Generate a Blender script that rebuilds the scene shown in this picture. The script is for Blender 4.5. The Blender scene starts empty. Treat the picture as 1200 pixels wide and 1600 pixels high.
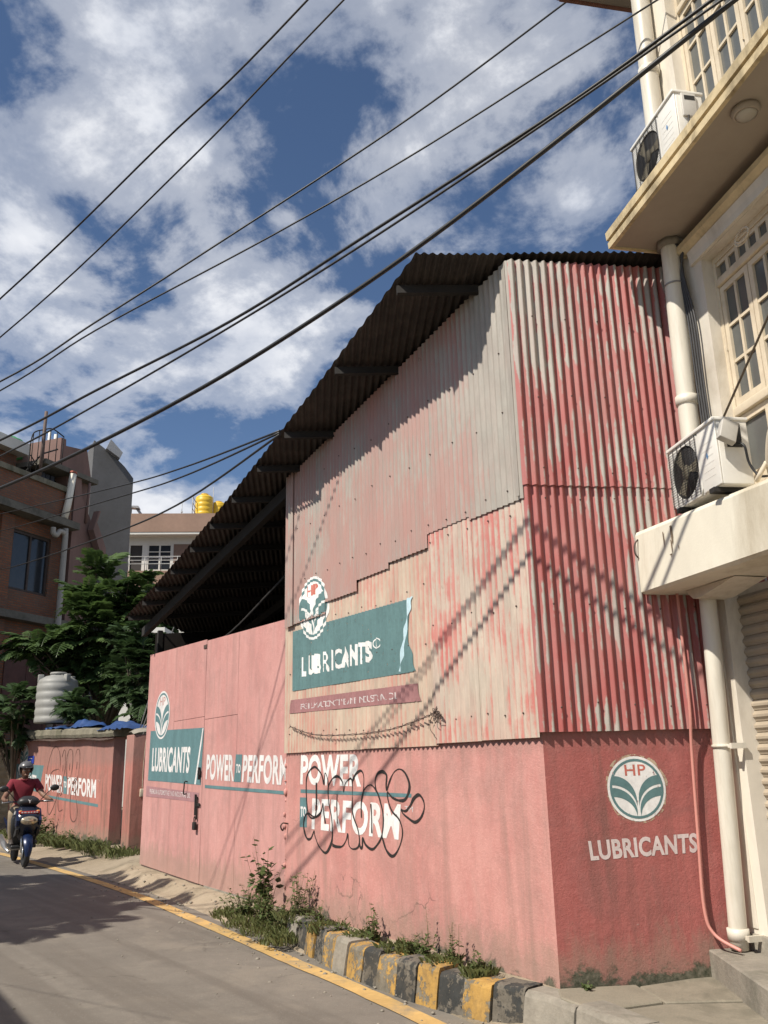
import bpy, bmesh, math, random
from math import sin, cos, pi, radians, sqrt, atan2
from mathutils import Vector, Matrix, noise
random.seed(7)
R = random.Random(11)
SC = bpy.context.scene
COL = SC.collection

# ------------------------------------------------------------------ camera
TH, RO = radians(16.2), radians(1.3)
f0 = Vector((0, cos(TH), sin(TH))); r0 = Vector((1, 0, 0)); u0 = Vector((0, -sin(TH), cos(TH)))
RI = cos(RO) * r0 - sin(RO) * u0
UP = cos(RO) * u0 + sin(RO) * r0
cam = bpy.data.cameras.new('camera')
cam.sensor_fit = 'VERTICAL'; cam.sensor_height = 36.0; cam.lens = 1350.0 / 1600.0 * 36.0
cam.clip_start = 0.05; cam.clip_end = 3000
co = bpy.data.objects.new('camera', cam); COL.objects.link(co)
co.matrix_world = Matrix(((RI.x, UP.x, -f0.x, 0), (RI.y, UP.y, -f0.y, 0), (RI.z, UP.z, -f0.z, 1.6), (0, 0, 0, 1)))
SC.camera = co

# ------------------------------------------------------------------ sky + sun
SUN_AZ, SUN_EL = -131.0, 49.0
EXPO = 0.37
SC.view_settings.view_transform = 'Standard'; SC.view_settings.look = 'None'
SC.view_settings.gamma = 1.0; SC.view_settings.exposure = EXPO
SC.view_settings.use_curve_mapping = False
W = bpy.data.worlds.new('World'); SC.world = W; W.use_nodes = True
wt = W.node_tree; wt.nodes.clear()
def wn(t, **k):
    n = wt.nodes.new(t)
    for a, b in k.items():
        if a.startswith('i_'): n.inputs[a[2:].replace('_', ' ')].default_value = b
        else: setattr(n, a, b)
    return n
sky = wn('ShaderNodeTexSky', sky_type='NISHITA', sun_disc=False)
sky.sun_elevation = radians(SUN_EL); sky.sun_rotation = radians(SUN_AZ)
sky.altitude = 1300; sky.air_density = 1.0; sky.dust_density = 0.25; sky.ozone_density = 4.0
bgs = wn('ShaderNodeBackground'); bgs.inputs['Strength'].default_value = 0.082
wt.links.new(sky.outputs[0], bgs.inputs['Color'])
tc = wn('ShaderNodeTexCoord')
sep = wn('ShaderNodeSeparateXYZ'); wt.links.new(tc.outputs['Generated'], sep.inputs[0])
zz = wn('ShaderNodeMath', operation='MAXIMUM'); wt.links.new(sep.outputs['Z'], zz.inputs[0]); zz.inputs[1].default_value = 0.0
za = wn('ShaderNodeMath', operation='ADD'); wt.links.new(zz.outputs[0], za.inputs[0]); za.inputs[1].default_value = 0.16
dv = wn('ShaderNodeVectorMath', operation='SCALE'); wt.links.new(tc.outputs['Generated'], dv.inputs[0])
iv = wn('ShaderNodeMath', operation='DIVIDE'); iv.inputs[0].default_value = 1.0; wt.links.new(za.outputs[0], iv.inputs[1])
wt.links.new(iv.outputs[0], dv.inputs['Scale'])
flat = wn('ShaderNodeVectorMath', operation='MULTIPLY'); wt.links.new(dv.outputs[0], flat.inputs[0]); flat.inputs[1].default_value = (1, 1, 0)
def wnoise(scale, detail, rough, off, stretch=(1, 1, 1), rot=0, dist=0.0):
    m = wn('ShaderNodeMapping'); wt.links.new(flat.outputs[0], m.inputs['Vector'])
    m.inputs['Location'].default_value = off; m.inputs['Scale'].default_value = stretch; m.inputs['Rotation'].default_value = (0, 0, rot)
    n = wn('ShaderNodeTexNoise'); wt.links.new(m.outputs[0], n.inputs['Vector'])
    n.inputs['Scale'].default_value = scale; n.inputs['Detail'].default_value = detail; n.inputs['Roughness'].default_value = rough
    n.inputs['Distortion'].default_value = dist
    return n.outputs['Fac']
def wmath(op, a, b):
    n = wn('ShaderNodeMath', operation=op)
    for i, v in enumerate((a, b)):
        if isinstance(v, (int, float)): n.inputs[i].default_value = v
        else: wt.links.new(v, n.inputs[i])
    return n.outputs[0]
def wramp(v, stops):
    n = wn('ShaderNodeValToRGB'); wt.links.new(v, n.inputs[0])
    e = n.color_ramp.elements
    while len(e) < len(stops): e.new(0.5)
    for el, (p, c) in zip(e, stops): el.position = p; el.color = (*c, 1) if len(c) == 3 else c
    return n
big = wnoise(1.15, 3, 0.5, (0.35, 1.9, 0.0))
mid = wnoise(3.9, 13, 0.60, (3.1, 0.4, 0), (1.0, 0.82, 1), radians(25), 0.15)
dens = wmath('ADD', wmath('MULTIPLY', big, 0.55), wmath('MULTIPLY', mid, 0.62))
cov = wramp(dens, [(0.53, (0, 0, 0)), (0.60, (.45, .45, .45)), (0.69, (1, 1, 1))])
cov.color_ramp.interpolation = 'EASE'
shade = wnoise(4.2, 6, 0.55, (7.0, 2.0, 0), (1, 0.8, 1), radians(25), 0.2)
ccol = wramp(wmath('ADD', wmath('MULTIPLY', shade, 0.7), wmath('MULTIPLY', mid, 0.3)), [(0.36, (0.50, 0.55, 0.66)), (0.62, (0.96, 0.97, 1.0))])
bgc = wn('ShaderNodeBackground'); wt.links.new(ccol.outputs[0], bgc.inputs['Color']); bgc.inputs['Strength'].default_value = 0.78
mx = wn('ShaderNodeMixShader'); wt.links.new(cov.outputs[0], mx.inputs[0]); wt.links.new(bgs.outputs[0], mx.inputs[1]); wt.links.new(bgc.outputs[0], mx.inputs[2])
wo = wn('ShaderNodeOutputWorld'); wt.links.new(mx.outputs[0], wo.inputs['Surface'])
sl = bpy.data.lights.new('sun', 'SUN'); sl.energy = 4.6; sl.angle = radians(0.7); sl.color = (1.0, 0.93, 0.82)
so = bpy.data.objects.new('sun', sl); COL.objects.link(so)
sd = Vector((sin(radians(SUN_AZ)) * cos(radians(SUN_EL)), cos(radians(SUN_AZ)) * cos(radians(SUN_EL)), sin(radians(SUN_EL))))
so.rotation_euler = sd.to_track_quat('Z', 'Y').to_euler(); so.location = sd * 60

# ------------------------------------------------------------------ helpers
def az(a): return Vector((sin(radians(a)), cos(radians(a)), 0))
def frame(p, a):
    d = az(a); y = Vector((-d.y, d.x, 0))
    return Matrix(((d.x, y.x, 0, p[0]), (d.y, y.y, 0, p[1]), (0, 0, 1, p[2] if len(p) > 2 else 0), (0, 0, 0, 1)))
class MB:
    def __init__(s): s.v = []; s.f = []; s.sm = []; s.at = None
    def add(s, vs, fs, smooth=False):
        o = len(s.v); s.v += [tuple(v) for v in vs]; s.f += [tuple(i + o for i in f) for f in fs]; s.sm += [smooth] * len(fs); return s
    def box(s, a, b, M=None):
        x0, y0, z0 = a; x1, y1, z1 = b
        vs = [Vector(p) for p in ((x0, y0, z0), (x1, y0, z0), (x1, y1, z0), (x0, y1, z0), (x0, y0, z1), (x1, y0, z1), (x1, y1, z1), (x0, y1, z1))]
        if M: vs = [M @ v for v in vs]
        return s.add(vs, [(0, 3, 2, 1), (4, 5, 6, 7), (0, 1, 5, 4), (1, 2, 6, 5), (2, 3, 7, 6), (3, 0, 4, 7)])
    def bbox(s, a, b, r=0.01, M=None):  # bevelled box
        bm = bmesh.new(); bmesh.ops.create_cube(bm, size=1)
        for v in bm.verts: v.co = Vector([a[i] + (b[i] - a[i]) * (v.co[i] + .5) for i in range(3)])
        bmesh.ops.bevel(bm, geom=bm.edges[:], offset=r, segments=2, affect='EDGES', profile=0.6)
        return s.bm(bm, M, True)
    def bm(s, bm, M=None, smooth=False):
        bm.verts.index_update(); vs = [(M @ v.co if M else v.co.copy()) for v in bm.verts]
        fs = [[v.index for v in f.verts] for f in bm.faces]; bm.free(); return s.add(vs, fs, smooth)
    def tube(s, pts, r, n=8, cap=True):
        pts = [Vector(p) for p in pts]; rs = r if isinstance(r, (list, tuple)) else [r] * len(pts)
        vs = []; fs = []; up = None
        for i, p in enumerate(pts):
            t = (pts[min(i + 1, len(pts) - 1)] - pts[max(i - 1, 0)]).normalized()
            if up is None: up = t.orthogonal().normalized()
            up = (up - t * up.dot(t)); up = up.normalized() if up.length > 1e-6 else t.orthogonal().normalized()
            b = t.cross(up)
            for k in range(n): a = 2 * pi * k / n; vs.append(p + (up * cos(a) + b * sin(a)) * rs[i])
        for i in range(len(pts) - 1):
            for k in range(n): fs.append((i * n + k, i * n + (k + 1) % n, (i + 1) * n + (k + 1) % n, (i + 1) * n + k))
        s.add(vs, fs, True)
        if cap:
            o = len(s.v) - len(vs); s.f.append(tuple(o + k for k in reversed(range(n)))); s.f.append(tuple(o + (len(pts) - 1) * n + k for k in range(n))); s.sm += [False, False]
        return s
    def lathe(s, prof, n=24, M=None, smooth=True):
        vs = []; fs = []
        for r, z in prof:
            for k in range(n): a = 2 * pi * k / n; v = Vector((r * cos(a), r * sin(a), z)); vs.append(M @ v if M else v)
        for i in range(len(prof) - 1):
            for k in range(n): fs.append((i * n + k, i * n + (k + 1) % n, (i + 1) * n + (k + 1) % n, (i + 1) * n + k))
        fs.append(tuple(reversed(range(n)))); fs.append(tuple((len(prof) - 1) * n + k for k in range(n)))
        return s.add(vs, fs, smooth)
    def prism(s, poly, y0, y1, M=None):  # poly of (x,z), extruded in y
        n = len(poly); vs = [Vector((x, y0, z)) for x, z in poly] + [Vector((x, y1, z)) for x, z in poly]
        if M: vs = [M @ v for v in vs]
        return s.add(vs, [tuple(range(n)), tuple(reversed(range(n, 2 * n)))] + [(i, i + n, (i + 1) % n + n, (i + 1) % n) for i in range(n)])
    def ball(s, c, r, n=2, sc=(1, 1, 1)):
        bm = bmesh.new(); bmesh.ops.create_icosphere(bm, subdivisions=n, radius=r)
        for v in bm.verts: v.co = Vector((v.co.x * sc[0] + c[0], v.co.y * sc[1] + c[1], v.co.z * sc[2] + c[2]))
        return s.bm(bm, None, True)
    def mesh(s, name='mesh'):
        m = bpy.data.meshes.new(name); m.from_pydata([tuple(v) for v in s.v], [], s.f); m.update()
        m.polygons.foreach_set('use_smooth', s.sm)
        if s.at:
            a = m.attributes.new('ridge', 'FLOAT', 'POINT'); a.data.foreach_set('value', s.at)
        return m
def link(name, mesh, mat=None, parent=None, M=None, **kw):
    if isinstance(mesh, MB): mesh = mesh.mesh(name)
    o = bpy.data.objects.new(name, mesh); COL.objects.link(o)
    if mat is not None and mesh is not None and len(mesh.materials) == 0: mesh.materials.append(mat)
    if parent is not None: o.parent = parent
    if M is not None:
        if parent is not None: o.matrix_local = M
        else: o.matrix_world = M
    for k, v in kw.items(): o[k] = v
    return o
def thing(name, label, cat, M=None, group=None, mesh=None, mat=None):
    o = link(name, mesh, mat, None, M)
    o['label'] = label; o['category'] = cat
    if group: o['group'] = group
    return o
def copy_tree(o, parent=None):
    c = o.copy(); COL.objects.link(c)
    if parent is not None: c.parent = parent
    for ch in list(o.children): copy_tree(ch, c)
    return c
def catmull(pts, n=6):
    P = [Vector(p) for p in pts]; out = []
    for i in range(len(P) - 1):
        a, b, c, d = P[max(i - 1, 0)], P[i], P[i + 1], P[min(i + 2, len(P) - 1)]
        for k in range(n):
            t = k / n; out.append(0.5 * ((2 * b) + (c - a) * t + (2 * a - 5 * b + 4 * c - d) * t * t + (3 * b - a - 3 * c + d) * t ** 3))
    out.append(P[-1]); return out

# ------------------------------------------------------------------ materials
PIT = .066
def newmat(name):
    m = bpy.data.materials.new(name); m.use_nodes = True; t = m.node_tree; t.nodes.clear()
    o = t.nodes.new('ShaderNodeOutputMaterial'); b = t.nodes.new('ShaderNodeBsdfPrincipled'); t.links.new(b.outputs[0], o.inputs[0])
    return m, t, b, o
class NT:
    def __init__(s, t): s.t = t
    def n(s, ty, ins=None, **k):
        n = s.t.nodes.new(ty)
        for a, b in k.items(): setattr(n, a, b)
        for a, b in (ins or {}).items():
            if isinstance(b, bpy.types.NodeSocket): s.t.links.new(b, n.inputs[a])
            else: n.inputs[a].default_value = b
        return n
    def co(s, obj=True):
        tc = s.n('ShaderNodeTexCoord'); oi = s.n('ShaderNodeObjectInfo')
        sc = s.n('ShaderNodeMath', {0: oi.outputs['Random'], 1: 37.0}, operation='MULTIPLY')
        return s.n('ShaderNodeVectorMath', {0: tc.outputs['Object'], 1: sc.outputs[0]}, operation='ADD').outputs[0]
    def noise(s, vec, scale, detail=4, rough=.55, stretch=None, dist=0.0):
        if stretch:
            vec = s.n('ShaderNodeVectorMath', {0: vec, 1: stretch}, operation='MULTIPLY').outputs[0]
        return s.n('ShaderNodeTexNoise', {'Vector': vec, 'Scale': scale, 'Detail': detail, 'Roughness': rough, 'Distortion': dist}).outputs['Fac']
    def ramp(s, fac, stops, interp='LINEAR'):
        n = s.n('ShaderNodeValToRGB', {0: fac}); e = n.color_ramp.elements; n.color_ramp.interpolation = interp
        while len(e) < len(stops): e.new(.5)
        for el, (p, c) in zip(e, stops):
            el.position = p; el.color = (c, c, c, 1) if isinstance(c, (int, float)) else (*c, 1)
        return n.outputs[0]
    def mix(s, f, a, b, mode='MIX'):
        n = s.n('ShaderNodeMix', data_type='RGBA', blend_type=mode)
        for i, v in ((0, f), (6, a), (7, b)):
            if isinstance(v, bpy.types.NodeSocket): s.t.links.new(v, n.inputs[i])
            elif i == 0: n.inputs[0].default_value = v
            else: n.inputs[i].default_value = (*v, 1)
        return n.outputs[2]
    def math(s, op, a, b=0.0):
        return s.n('ShaderNodeMath', {0: a, 1: b}, operation=op).outputs[0]
    def bump(s, h, strength=.3, dist=.01):
        return s.n('ShaderNodeBump', {'Height': h, 'Strength': strength, 'Distance': dist}).outputs[0]
def surf(name, c, var=.18, scale=3.0, rough=.75, bump=.15, bscale=60, stain=None, stain_amt=.5, stretch=(1, 1, 1), metal=0.0, spec=.5, shared=False, bdist=.004):
    m, t, b, o = newmat(name); N = NT(t)
    v = N.co() if not shared else N.n('ShaderNodeTexCoord').outputs['Object']
    n1 = N.noise(v, scale, 6, .6, stretch); n2 = N.noise(v, scale * 6, 4, .6, stretch)
    lo = tuple(x * (1 - var) for x in c); hi = tuple(min(1, x * (1 + var)) for x in c)
    base = N.ramp(N.math('ADD', N.math('MULTIPLY', n1, .65), N.math('MULTIPLY', n2, .35)), [(.33, lo), (.67, hi)])
    if stain:
        s1 = N.noise(v, scale * .8, 8, .68, stretch, .4)
        base = N.mix(N.math('MULTIPLY', N.ramp(s1, [(.5, 0.0), (.68, 1.0)]), stain_amt), base, stain)
    t.links.new(base, b.inputs['Base Color'])
    b.inputs['Roughness'].default_value = rough; b.inputs['Metallic'].default_value = metal
    b.inputs['Specular IOR Level'].default_value = spec
    if bump:
        bn = N.noise(v, bscale, 5, .65)
        t.links.new(N.bump(bn, bump, bdist), b.inputs['Normal'])
    return m
def mat_plaster(name, c, c2, dark, streak, moss_z=None, moss=(.05, .05, .03)):
    """painted, weather-beaten render: two paint tones, dirt runs, lumpy relief, mossy foot"""
    m, t, b, o = newmat(name); N = NT(t); v = N.n('ShaderNodeTexCoord').outputs['Object']
    n1 = N.noise(v, 1.1, 6, .6, (1, 1, .55)); n2 = N.noise(v, 5, 6, .65, (1.4, 1.4, .35)); n3 = N.noise(v, 34, 5, .7)
    base = N.mix(N.ramp(N.math('ADD', N.math('MULTIPLY', n1, .55), N.math('MULTIPLY', n2, .45)), [(.40, 0.0), (.60, 1.0)]), c, c2)
    base = N.mix(N.math('MULTIPLY', N.ramp(n3, [(.52, 0.0), (.72, 1.0)]), .28), base, tuple(min(1, x * 1.35 + .04) for x in c))
    bl = N.noise(v, 2.3, 9, .72, (1, 1, .8), .6)
    base = N.mix(N.math('MULTIPLY', N.ramp(bl, [(.47, 0.0), (.66, 1.0)]), .38), base, tuple(x * .72 + .03 for x in dark))
    pal = N.noise(v, 3.7, 8, .7, (1.2, 1.2, .5), .4)
    base = N.mix(N.math('MULTIPLY', N.ramp(pal, [(.52, 0.0), (.70, 1.0)]), .30), base, tuple(min(1, x * 1.12 + .06) for x in c))
    fly = N.noise(v, 48, 3, .6)
    base = N.mix(N.math('MULTIPLY', N.ramp(fly, [(.66, 0.0), (.74, 1.0)]), .30), base, tuple(x * .5 for x in dark))
    run = N.noise(v, 3.2, 7, .62, (2.2, 2.2, .16), .3)
    base = N.mix(N.math('MULTIPLY', N.ramp(run, [(.50, 0.0), (.70, 1.0)]), streak), base, dark)
    chip = N.noise(v, 15, 8, .75)
    base = N.mix(N.math('MULTIPLY', N.ramp(chip, [(.66, 0.0), (.70, 1.0)]), .6), base, (.42, .36, .31))
    zs = N.n('ShaderNodeSeparateXYZ', {0: v}).outputs[2]
    tg = N.math('ADD', N.math('SUBTRACT', zs, 1.86), N.math('MULTIPLY', N.noise(v, 9, 9, .75, (1, 1, .35)), .48))
    base = N.mix(N.math('MULTIPLY', N.ramp(N.math('MULTIPLY', tg, 4.0), [(.0, 0.0), (.7, 1.0)]), .5 if moss_z is not None else .0), base, (.22, .15, .13))
    wv = N.n('ShaderNodeVectorMath', {0: v, 1: N.n('ShaderNodeVectorMath', {0: N.n('ShaderNodeTexNoise', {'Vector': v, 'Scale': 5.0, 'Detail': 6.0}).outputs['Color'], 1: (.30, .30, .30)}, operation='MULTIPLY').outputs[0]}, operation='ADD').outputs[0]
    ck = N.n('ShaderNodeTexVoronoi', {'Vector': wv, 'Scale': 1.3}, feature='DISTANCE_TO_EDGE').outputs['Distance']
    ck = N.math('MULTIPLY', N.ramp(ck, [(.0, 1.0), (.010, 0.0)]), N.ramp(N.noise(v, 1.2, 4, .5), [(.56, 0.0), (.62, .8)]))
    base = N.mix(ck, base, (.12, .075, .06)) if moss_z is not None else base
    sp = N.math('SUBTRACT', N.math('ADD', N.math('MULTIPLY', N.noise(v, 5, 9, .74, (1.5, 1.5, .6)), .9), .10), zs)
    base = N.mix(N.math('MULTIPLY', N.ramp(N.math('MULTIPLY', sp, 3.0), [(.0, 0.0), (.6, 1.0)]), .5), base, (.27, .20, .15))
    if moss_z is not None:
        z = N.n('ShaderNodeSeparateXYZ', {0: v}).outputs[2]
        mn = N.noise(v, 2.6, 10, .74, None, .3)
        lim = N.math('SUBTRACT', N.math('ADD', N.math('MULTIPLY', mn, 1.0), moss_z - .52), z)
        f = N.ramp(N.math('MULTIPLY', lim, 8.0), [(.0, 0.0), (.55, 1.0)])
        mcol = N.ramp(N.noise(v, 26, 6, .7), [(.35, moss), (.6, (.13, .12, .085)), (.75, (.2, .18, .14))])
        base = N.mix(f, base, mcol)
    t.links.new(base, b.inputs['Base Color']); b.inputs['Roughness'].default_value = .82
    h = N.math('ADD', N.math('MULTIPLY', N.noise(v, 7, 6, .6), .6), N.math('MULTIPLY', N.noise(v, 60, 6, .75), .4))
    t.links.new(N.bump(h, .55, .02), b.inputs['Normal'])
    return m
def mat_corr(name, paint, paint2, bare, amount, fine=18.0, rough=.6, ridge=.35, metal=.0, stroke=.5, crisp=.02, bare_x=None, per=0.0):
    """corrugated iron, paint weathered off in strokes that follow single corrugations"""
    m, t, b, o = newmat(name); N = NT(t); v = N.n('ShaderNodeTexCoord').outputs['Object']
    rd = N.n('ShaderNodeAttribute', attribute_name='ridge').outputs['Fac']
    sx = N.n('ShaderNodeSeparateXYZ', {0: v})
    ix = N.math('FLOOR', N.math('ADD', N.math('DIVIDE', sx.outputs[0], PIT), .5))
    cv = N.n('ShaderNodeCombineXYZ', {0: N.math('MULTIPLY', ix, 5.37), 1: 0.0, 2: N.math('MULTIPLY', sx.outputs[2], 1.5)}).outputs[0]
    st = N.noise(cv, 1.0, 5, .62)
    s1 = N.noise(v, fine, 6, .68, (1, 1, .10)); s2 = N.noise(v, 1.7, 8, .64, (1, 1, .75), .3); s3 = N.noise(v, 30, 6, .7, (1, 1, .22))
    k = N.math('ADD', N.math('MULTIPLY', st, stroke), N.math('ADD', N.math('MULTIPLY', s2, .75), N.math('ADD', N.math('MULTIPLY', s1, .22), N.math('MULTIPLY', s3, .20))))
    k = N.math('ADD', k, N.math('MULTIPLY', N.math('SUBTRACT', rd, .5), ridge))
    if bare_x:   # sheets by the corner have lost most of their paint
        x0, x1, z0, z1, amt = bare_x
        fx = N.n('ShaderNodeMapRange', {0: sx.outputs[0], 1: x0, 2: x1, 3: 0.0, 4: 1.0}, interpolation_type='SMOOTHSTEP').outputs[0]
        fz = N.n('ShaderNodeMapRange', {0: sx.outputs[2], 1: z0, 2: z1, 3: 0.0, 4: 1.0}, interpolation_type='SMOOTHSTEP').outputs[0]
        k = N.math('ADD', k, N.math('MULTIPLY', N.math('MULTIPLY', fx, fz), amt))
    if per: k = N.math('ADD', k, N.math('MULTIPLY', N.math('SUBTRACT', N.n('ShaderNodeObjectInfo').outputs['Random'], .5), per))
    mid_ = amount + (stroke - .5) * .5
    f = N.ramp(N.math('MULTIPLY', k, .5), [((mid_ - crisp) * .5, 0.0), ((mid_ + crisp) * .5, 1.0)])
    pc = N.mix(N.ramp(N.noise(v, 5, 6, .65, (1, 1, .25)), [(.38, 0.0), (.62, 1.0)]), paint, paint2)
    bc = N.mix(N.ramp(N.noise(v, 9, 7, .72, (1, 1, .2)), [(.35, 0.0), (.65, 1.0)]), bare, tuple(x * .74 for x in bare))
    col = N.mix(f, pc, bc)
    thin = N.ramp(N.noise(v, 3.0, 7, .68, (1, 1, .5)), [(.40, 0.0), (.66, .45)])
    col = N.mix(thin, col, N.mix(.5, pc, bc))
    rust = N.ramp(N.noise(v, 11, 8, .75, (1, 1, .5)), [(.66, 0.0), (.72, 1.0)])
    col = N.mix(N.math('MULTIPLY', rust, .5), col, (.16, .085, .055))
    rr_ = N.ramp(N.noise(v, 26, 6, .7, (1, 1, .06)), [(.60, 0.0), (.70, 1.0)]); col = N.mix(N.math('MULTIPLY', rr_, .22), col, (.22, .13, .095))
    grime = N.ramp(N.noise(v, 1.7, 6, .7, (1.6, 1.6, .5)), [(.45, 0.0), (.75, 1.0)])
    col = N.mix(N.math('MULTIPLY', grime, .28), col, (.19, .15, .125))
    t.links.new(col, b.inputs['Base Color']); b.inputs['Roughness'].default_value = rough; b.inputs['Metallic'].default_value = metal
    t.links.new(N.bump(N.noise(v, 40, 5, .7, (1, 1, .3)), .25, .006), b.inputs['Normal'])
    return m
def mat_flaky(name, paint, under, thr, dirt=(.07, .06, .045)):
    """brittle paint broken away from concrete, dirt splashed over it"""
    m, t, b, o = newmat(name); N = NT(t); v = N.n('ShaderNodeNewGeometry').outputs['Position']
    k = N.math('ADD', N.math('MULTIPLY', N.noise(v, 4.5, 9, .72), .6), N.math('MULTIPLY', N.noise(v, 22, 8, .7), .4))
    f = N.ramp(k, [(thr - .012, 0.0), (thr + .012, 1.0)])
    pc = N.mix(N.ramp(N.noise(v, 9, 6, .65), [(.35, 0.0), (.65, 1.0)]), paint, tuple(x * .68 for x in paint))
    uc = N.mix(N.ramp(N.noise(v, 14, 7, .7), [(.35, 0.0), (.65, 1.0)]), under, tuple(x * .55 for x in under))
    col = N.mix(f, pc, uc)
    d = N.ramp(N.noise(v, 3.2, 9, .74, (1, 1, .6)), [(.48, 0.0), (.66, 1.0)])
    col = N.mix(N.math('MULTIPLY', d, .65), col, dirt)
    t.links.new(col, b.inputs['Base Color']); b.inputs['Roughness'].default_value = .88
    h = N.math('ADD', N.math('MULTIPLY', N.noise(v, 12, 7, .7), .6), N.math('MULTIPLY', f, -.12))
    t.links.new(N.bump(h, .7, .02), b.inputs['Normal']); return m
def mat_decal(name, c, flake=.0, rough=.7, scale=26, stretch=(1, 1, .5)):
    m, t, b, o = newmat(name); N = NT(t); v = N.n('ShaderNodeTexCoord').outputs['Object']
    n1 = N.noise(v, 4, 6, .65, (1.3, 1.3, .5)); n2 = N.noise(v, 30, 5, .65)
    col = N.ramp(N.math('ADD', N.math('MULTIPLY', n1, .6), N.math('MULTIPLY', n2, .4)), [(.33, tuple(x * .74 for x in c)), (.66, tuple(min(1, x * 1.14) for x in c))])
    t.links.new(col, b.inputs['Base Color']); b.inputs['Roughness'].default_value = rough
    if flake > 0:
        tr = t.nodes.new('ShaderNodeBsdfTransparent'); mxs = t.nodes.new('ShaderNodeMixShader')
        fl = N.ramp(N.noise(v, scale, 8, .72, stretch), [(.68 - flake * .3, 0.0), (.73 - flake * .3, 1.0)])
        fl = N.math('MULTIPLY', fl, .9)
        t.links.new(fl, mxs.inputs[0]); t.links.new(b.outputs[0], mxs.inputs[1]); t.links.new(tr.outputs[0], mxs.inputs[2]); t.links.new(mxs.outputs[0], o.inputs[0])
    return m
def mat_leaf(name, c, c2):
    m, t, b, o = newmat(name); N = NT(t)
    oi = N.n('ShaderNodeObjectInfo'); g = N.n('ShaderNodeNewGeometry')
    rnd = N.math('ADD', N.math('MULTIPLY', oi.outputs['Random'], .5), N.math('MULTIPLY', g.outputs['Random Per Island'], .5))
    t.links.new(N.mix(rnd, c, c2), b.inputs['Base Color']); b.inputs['Roughness'].default_value = .5
    tl = t.nodes.new('ShaderNodeBsdfTranslucent'); t.links.new(N.mix(rnd, tuple(x * 1.3 for x in c), tuple(x * 1.3 for x in c2)), tl.inputs['Color'])
    mxs = t.nodes.new('ShaderNodeMixShader'); mxs.inputs[0].default_value = .25
    t.links.new(b.outputs[0], mxs.inputs[1]); t.links.new(tl.outputs[0], mxs.inputs[2]); t.links.new(mxs.outputs[0], o.inputs[0])
    return m
def mat_brick(name, c1, c2, mortar, sc=1.0):
    m, t, b, o = newmat(name); N = NT(t); v = N.n('ShaderNodeTexCoord').outputs['Object']
    s = N.n('ShaderNodeSeparateXYZ', {0: v}); cb = N.n('ShaderNodeCombineXYZ', {0: N.math('ADD', s.outputs[0], s.outputs[1]), 1: s.outputs[2]})
    br = N.n('ShaderNodeTexBrick', {'Vector': cb.outputs[0], 'Color1': (*c1, 1), 'Color2': (*c2, 1), 'Mortar': (*mortar, 1), 'Scale': sc, 'Mortar Size': .012, 'Brick Width': .235, 'Row Height': .078, 'Bias': -.1})
    n1 = N.noise(v, 1.2, 6, .65)
    col = N.mix(N.math('MULTIPLY', N.ramp(n1, [(.42, 0.0), (.7, 1.0)]), .55), br.outputs[0], (.10, .085, .07))
    t.links.new(col, b.inputs['Base Color']); b.inputs['Roughness'].default_value = .9
    t.links.new(N.bump(N.math('SUBTRACT', 1.0, br.outputs['Fac']), .5, .01), b.inputs['Normal'])
    return m
def mat_glass(name, c=(.03, .035, .04), rough=.12):
    m, t, b, o = newmat(name); N = NT(t); v = N.co()
    t.links.new(N.ramp(N.noise(v, 5, 5, .6), [(.3, c), (.75, tuple(x * 1.2 + .004 for x in c))]), b.inputs['Base Color'])
    t.links.new(N.ramp(N.noise(v, 14, 5, .6), [(.3, rough), (.7, rough + .08)]), b.inputs['Roughness'])
    return m

PINK = mat_plaster('pink_render', (.56, .285, .25), (.50, .22, .195), (.32, .19, .16), .6, .28, (.07, .06, .04))
PINK_SIDE = mat_plaster('red_render', (.40, .125, .11), (.34, .095, .085), (.19, .09, .075), .7, .36, (.035, .042, .022))
PINK_FAR = mat_plaster('pink_compound_render', (.43, .18, .145), (.36, .135, .11), (.17, .10, .075), .85, .30, (.08, .07, .045))
GATEP = mat_plaster('gate_paint', (.54, .28, .255), (.49, .23, .21), (.36, .20, .18), .6)
C_UP = mat_corr('corrugated_faded', (.40, .215, .185), (.37, .245, .215), (.385, .36, .315), .905, 24, ridge=.14, stroke=.34, crisp=.07, bare_x=(.75, .35, 2.5, 3.2, .30), per=.10)
C_LR = mat_corr('corrugated_cream_red', (.50, .125, .11), (.53, .22, .185), (.57, .49, .40), .795, 24, ridge=.12, stroke=.30, crisp=.05)
C_LL = mat_corr('corrugated_cream', (.54, .28, .22), (.50, .19, .16), (.58, .48, .37), .80, 24, ridge=.12, stroke=.25, crisp=.07)
C_SIDE = mat_corr('corrugated_red', (.42, .125, .115), (.37, .09, .083), (.44, .425, .375), 0.945, 14, ridge=.25, stroke=.78, crisp=.03, bare_x=(-.60, -.15, 4.1, 4.7, .22))
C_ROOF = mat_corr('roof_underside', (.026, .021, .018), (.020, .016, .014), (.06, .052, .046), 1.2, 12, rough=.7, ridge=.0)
RUST = surf('rusty_steel', (.09, .06, .05), .35, 6, .7, .2)
STEEL = surf('dark_steel', (.016, .014, .013), .3, 8, .85, .1)
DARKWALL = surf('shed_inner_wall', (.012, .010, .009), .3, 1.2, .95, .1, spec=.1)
TEAL = mat_decal('teal_sign_paint', (.105, .20, .205), .22)
TEAL_G = mat_decal('teal_gate_paint', (.105, .205, .22), .08)
WHITE = mat_decal('white_sign_paint', (.78, .77, .75), .16)
WHITE_T = mat_decal('thin_white_paint', (.62, .56, .55), .42, scale=40)
WHITE_G = mat_decal('white_gate_paint', (.70, .68, .67), .12)
LBLUE = mat_decal('pale_blue_paint', (.48, .64, .70), .08)
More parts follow.
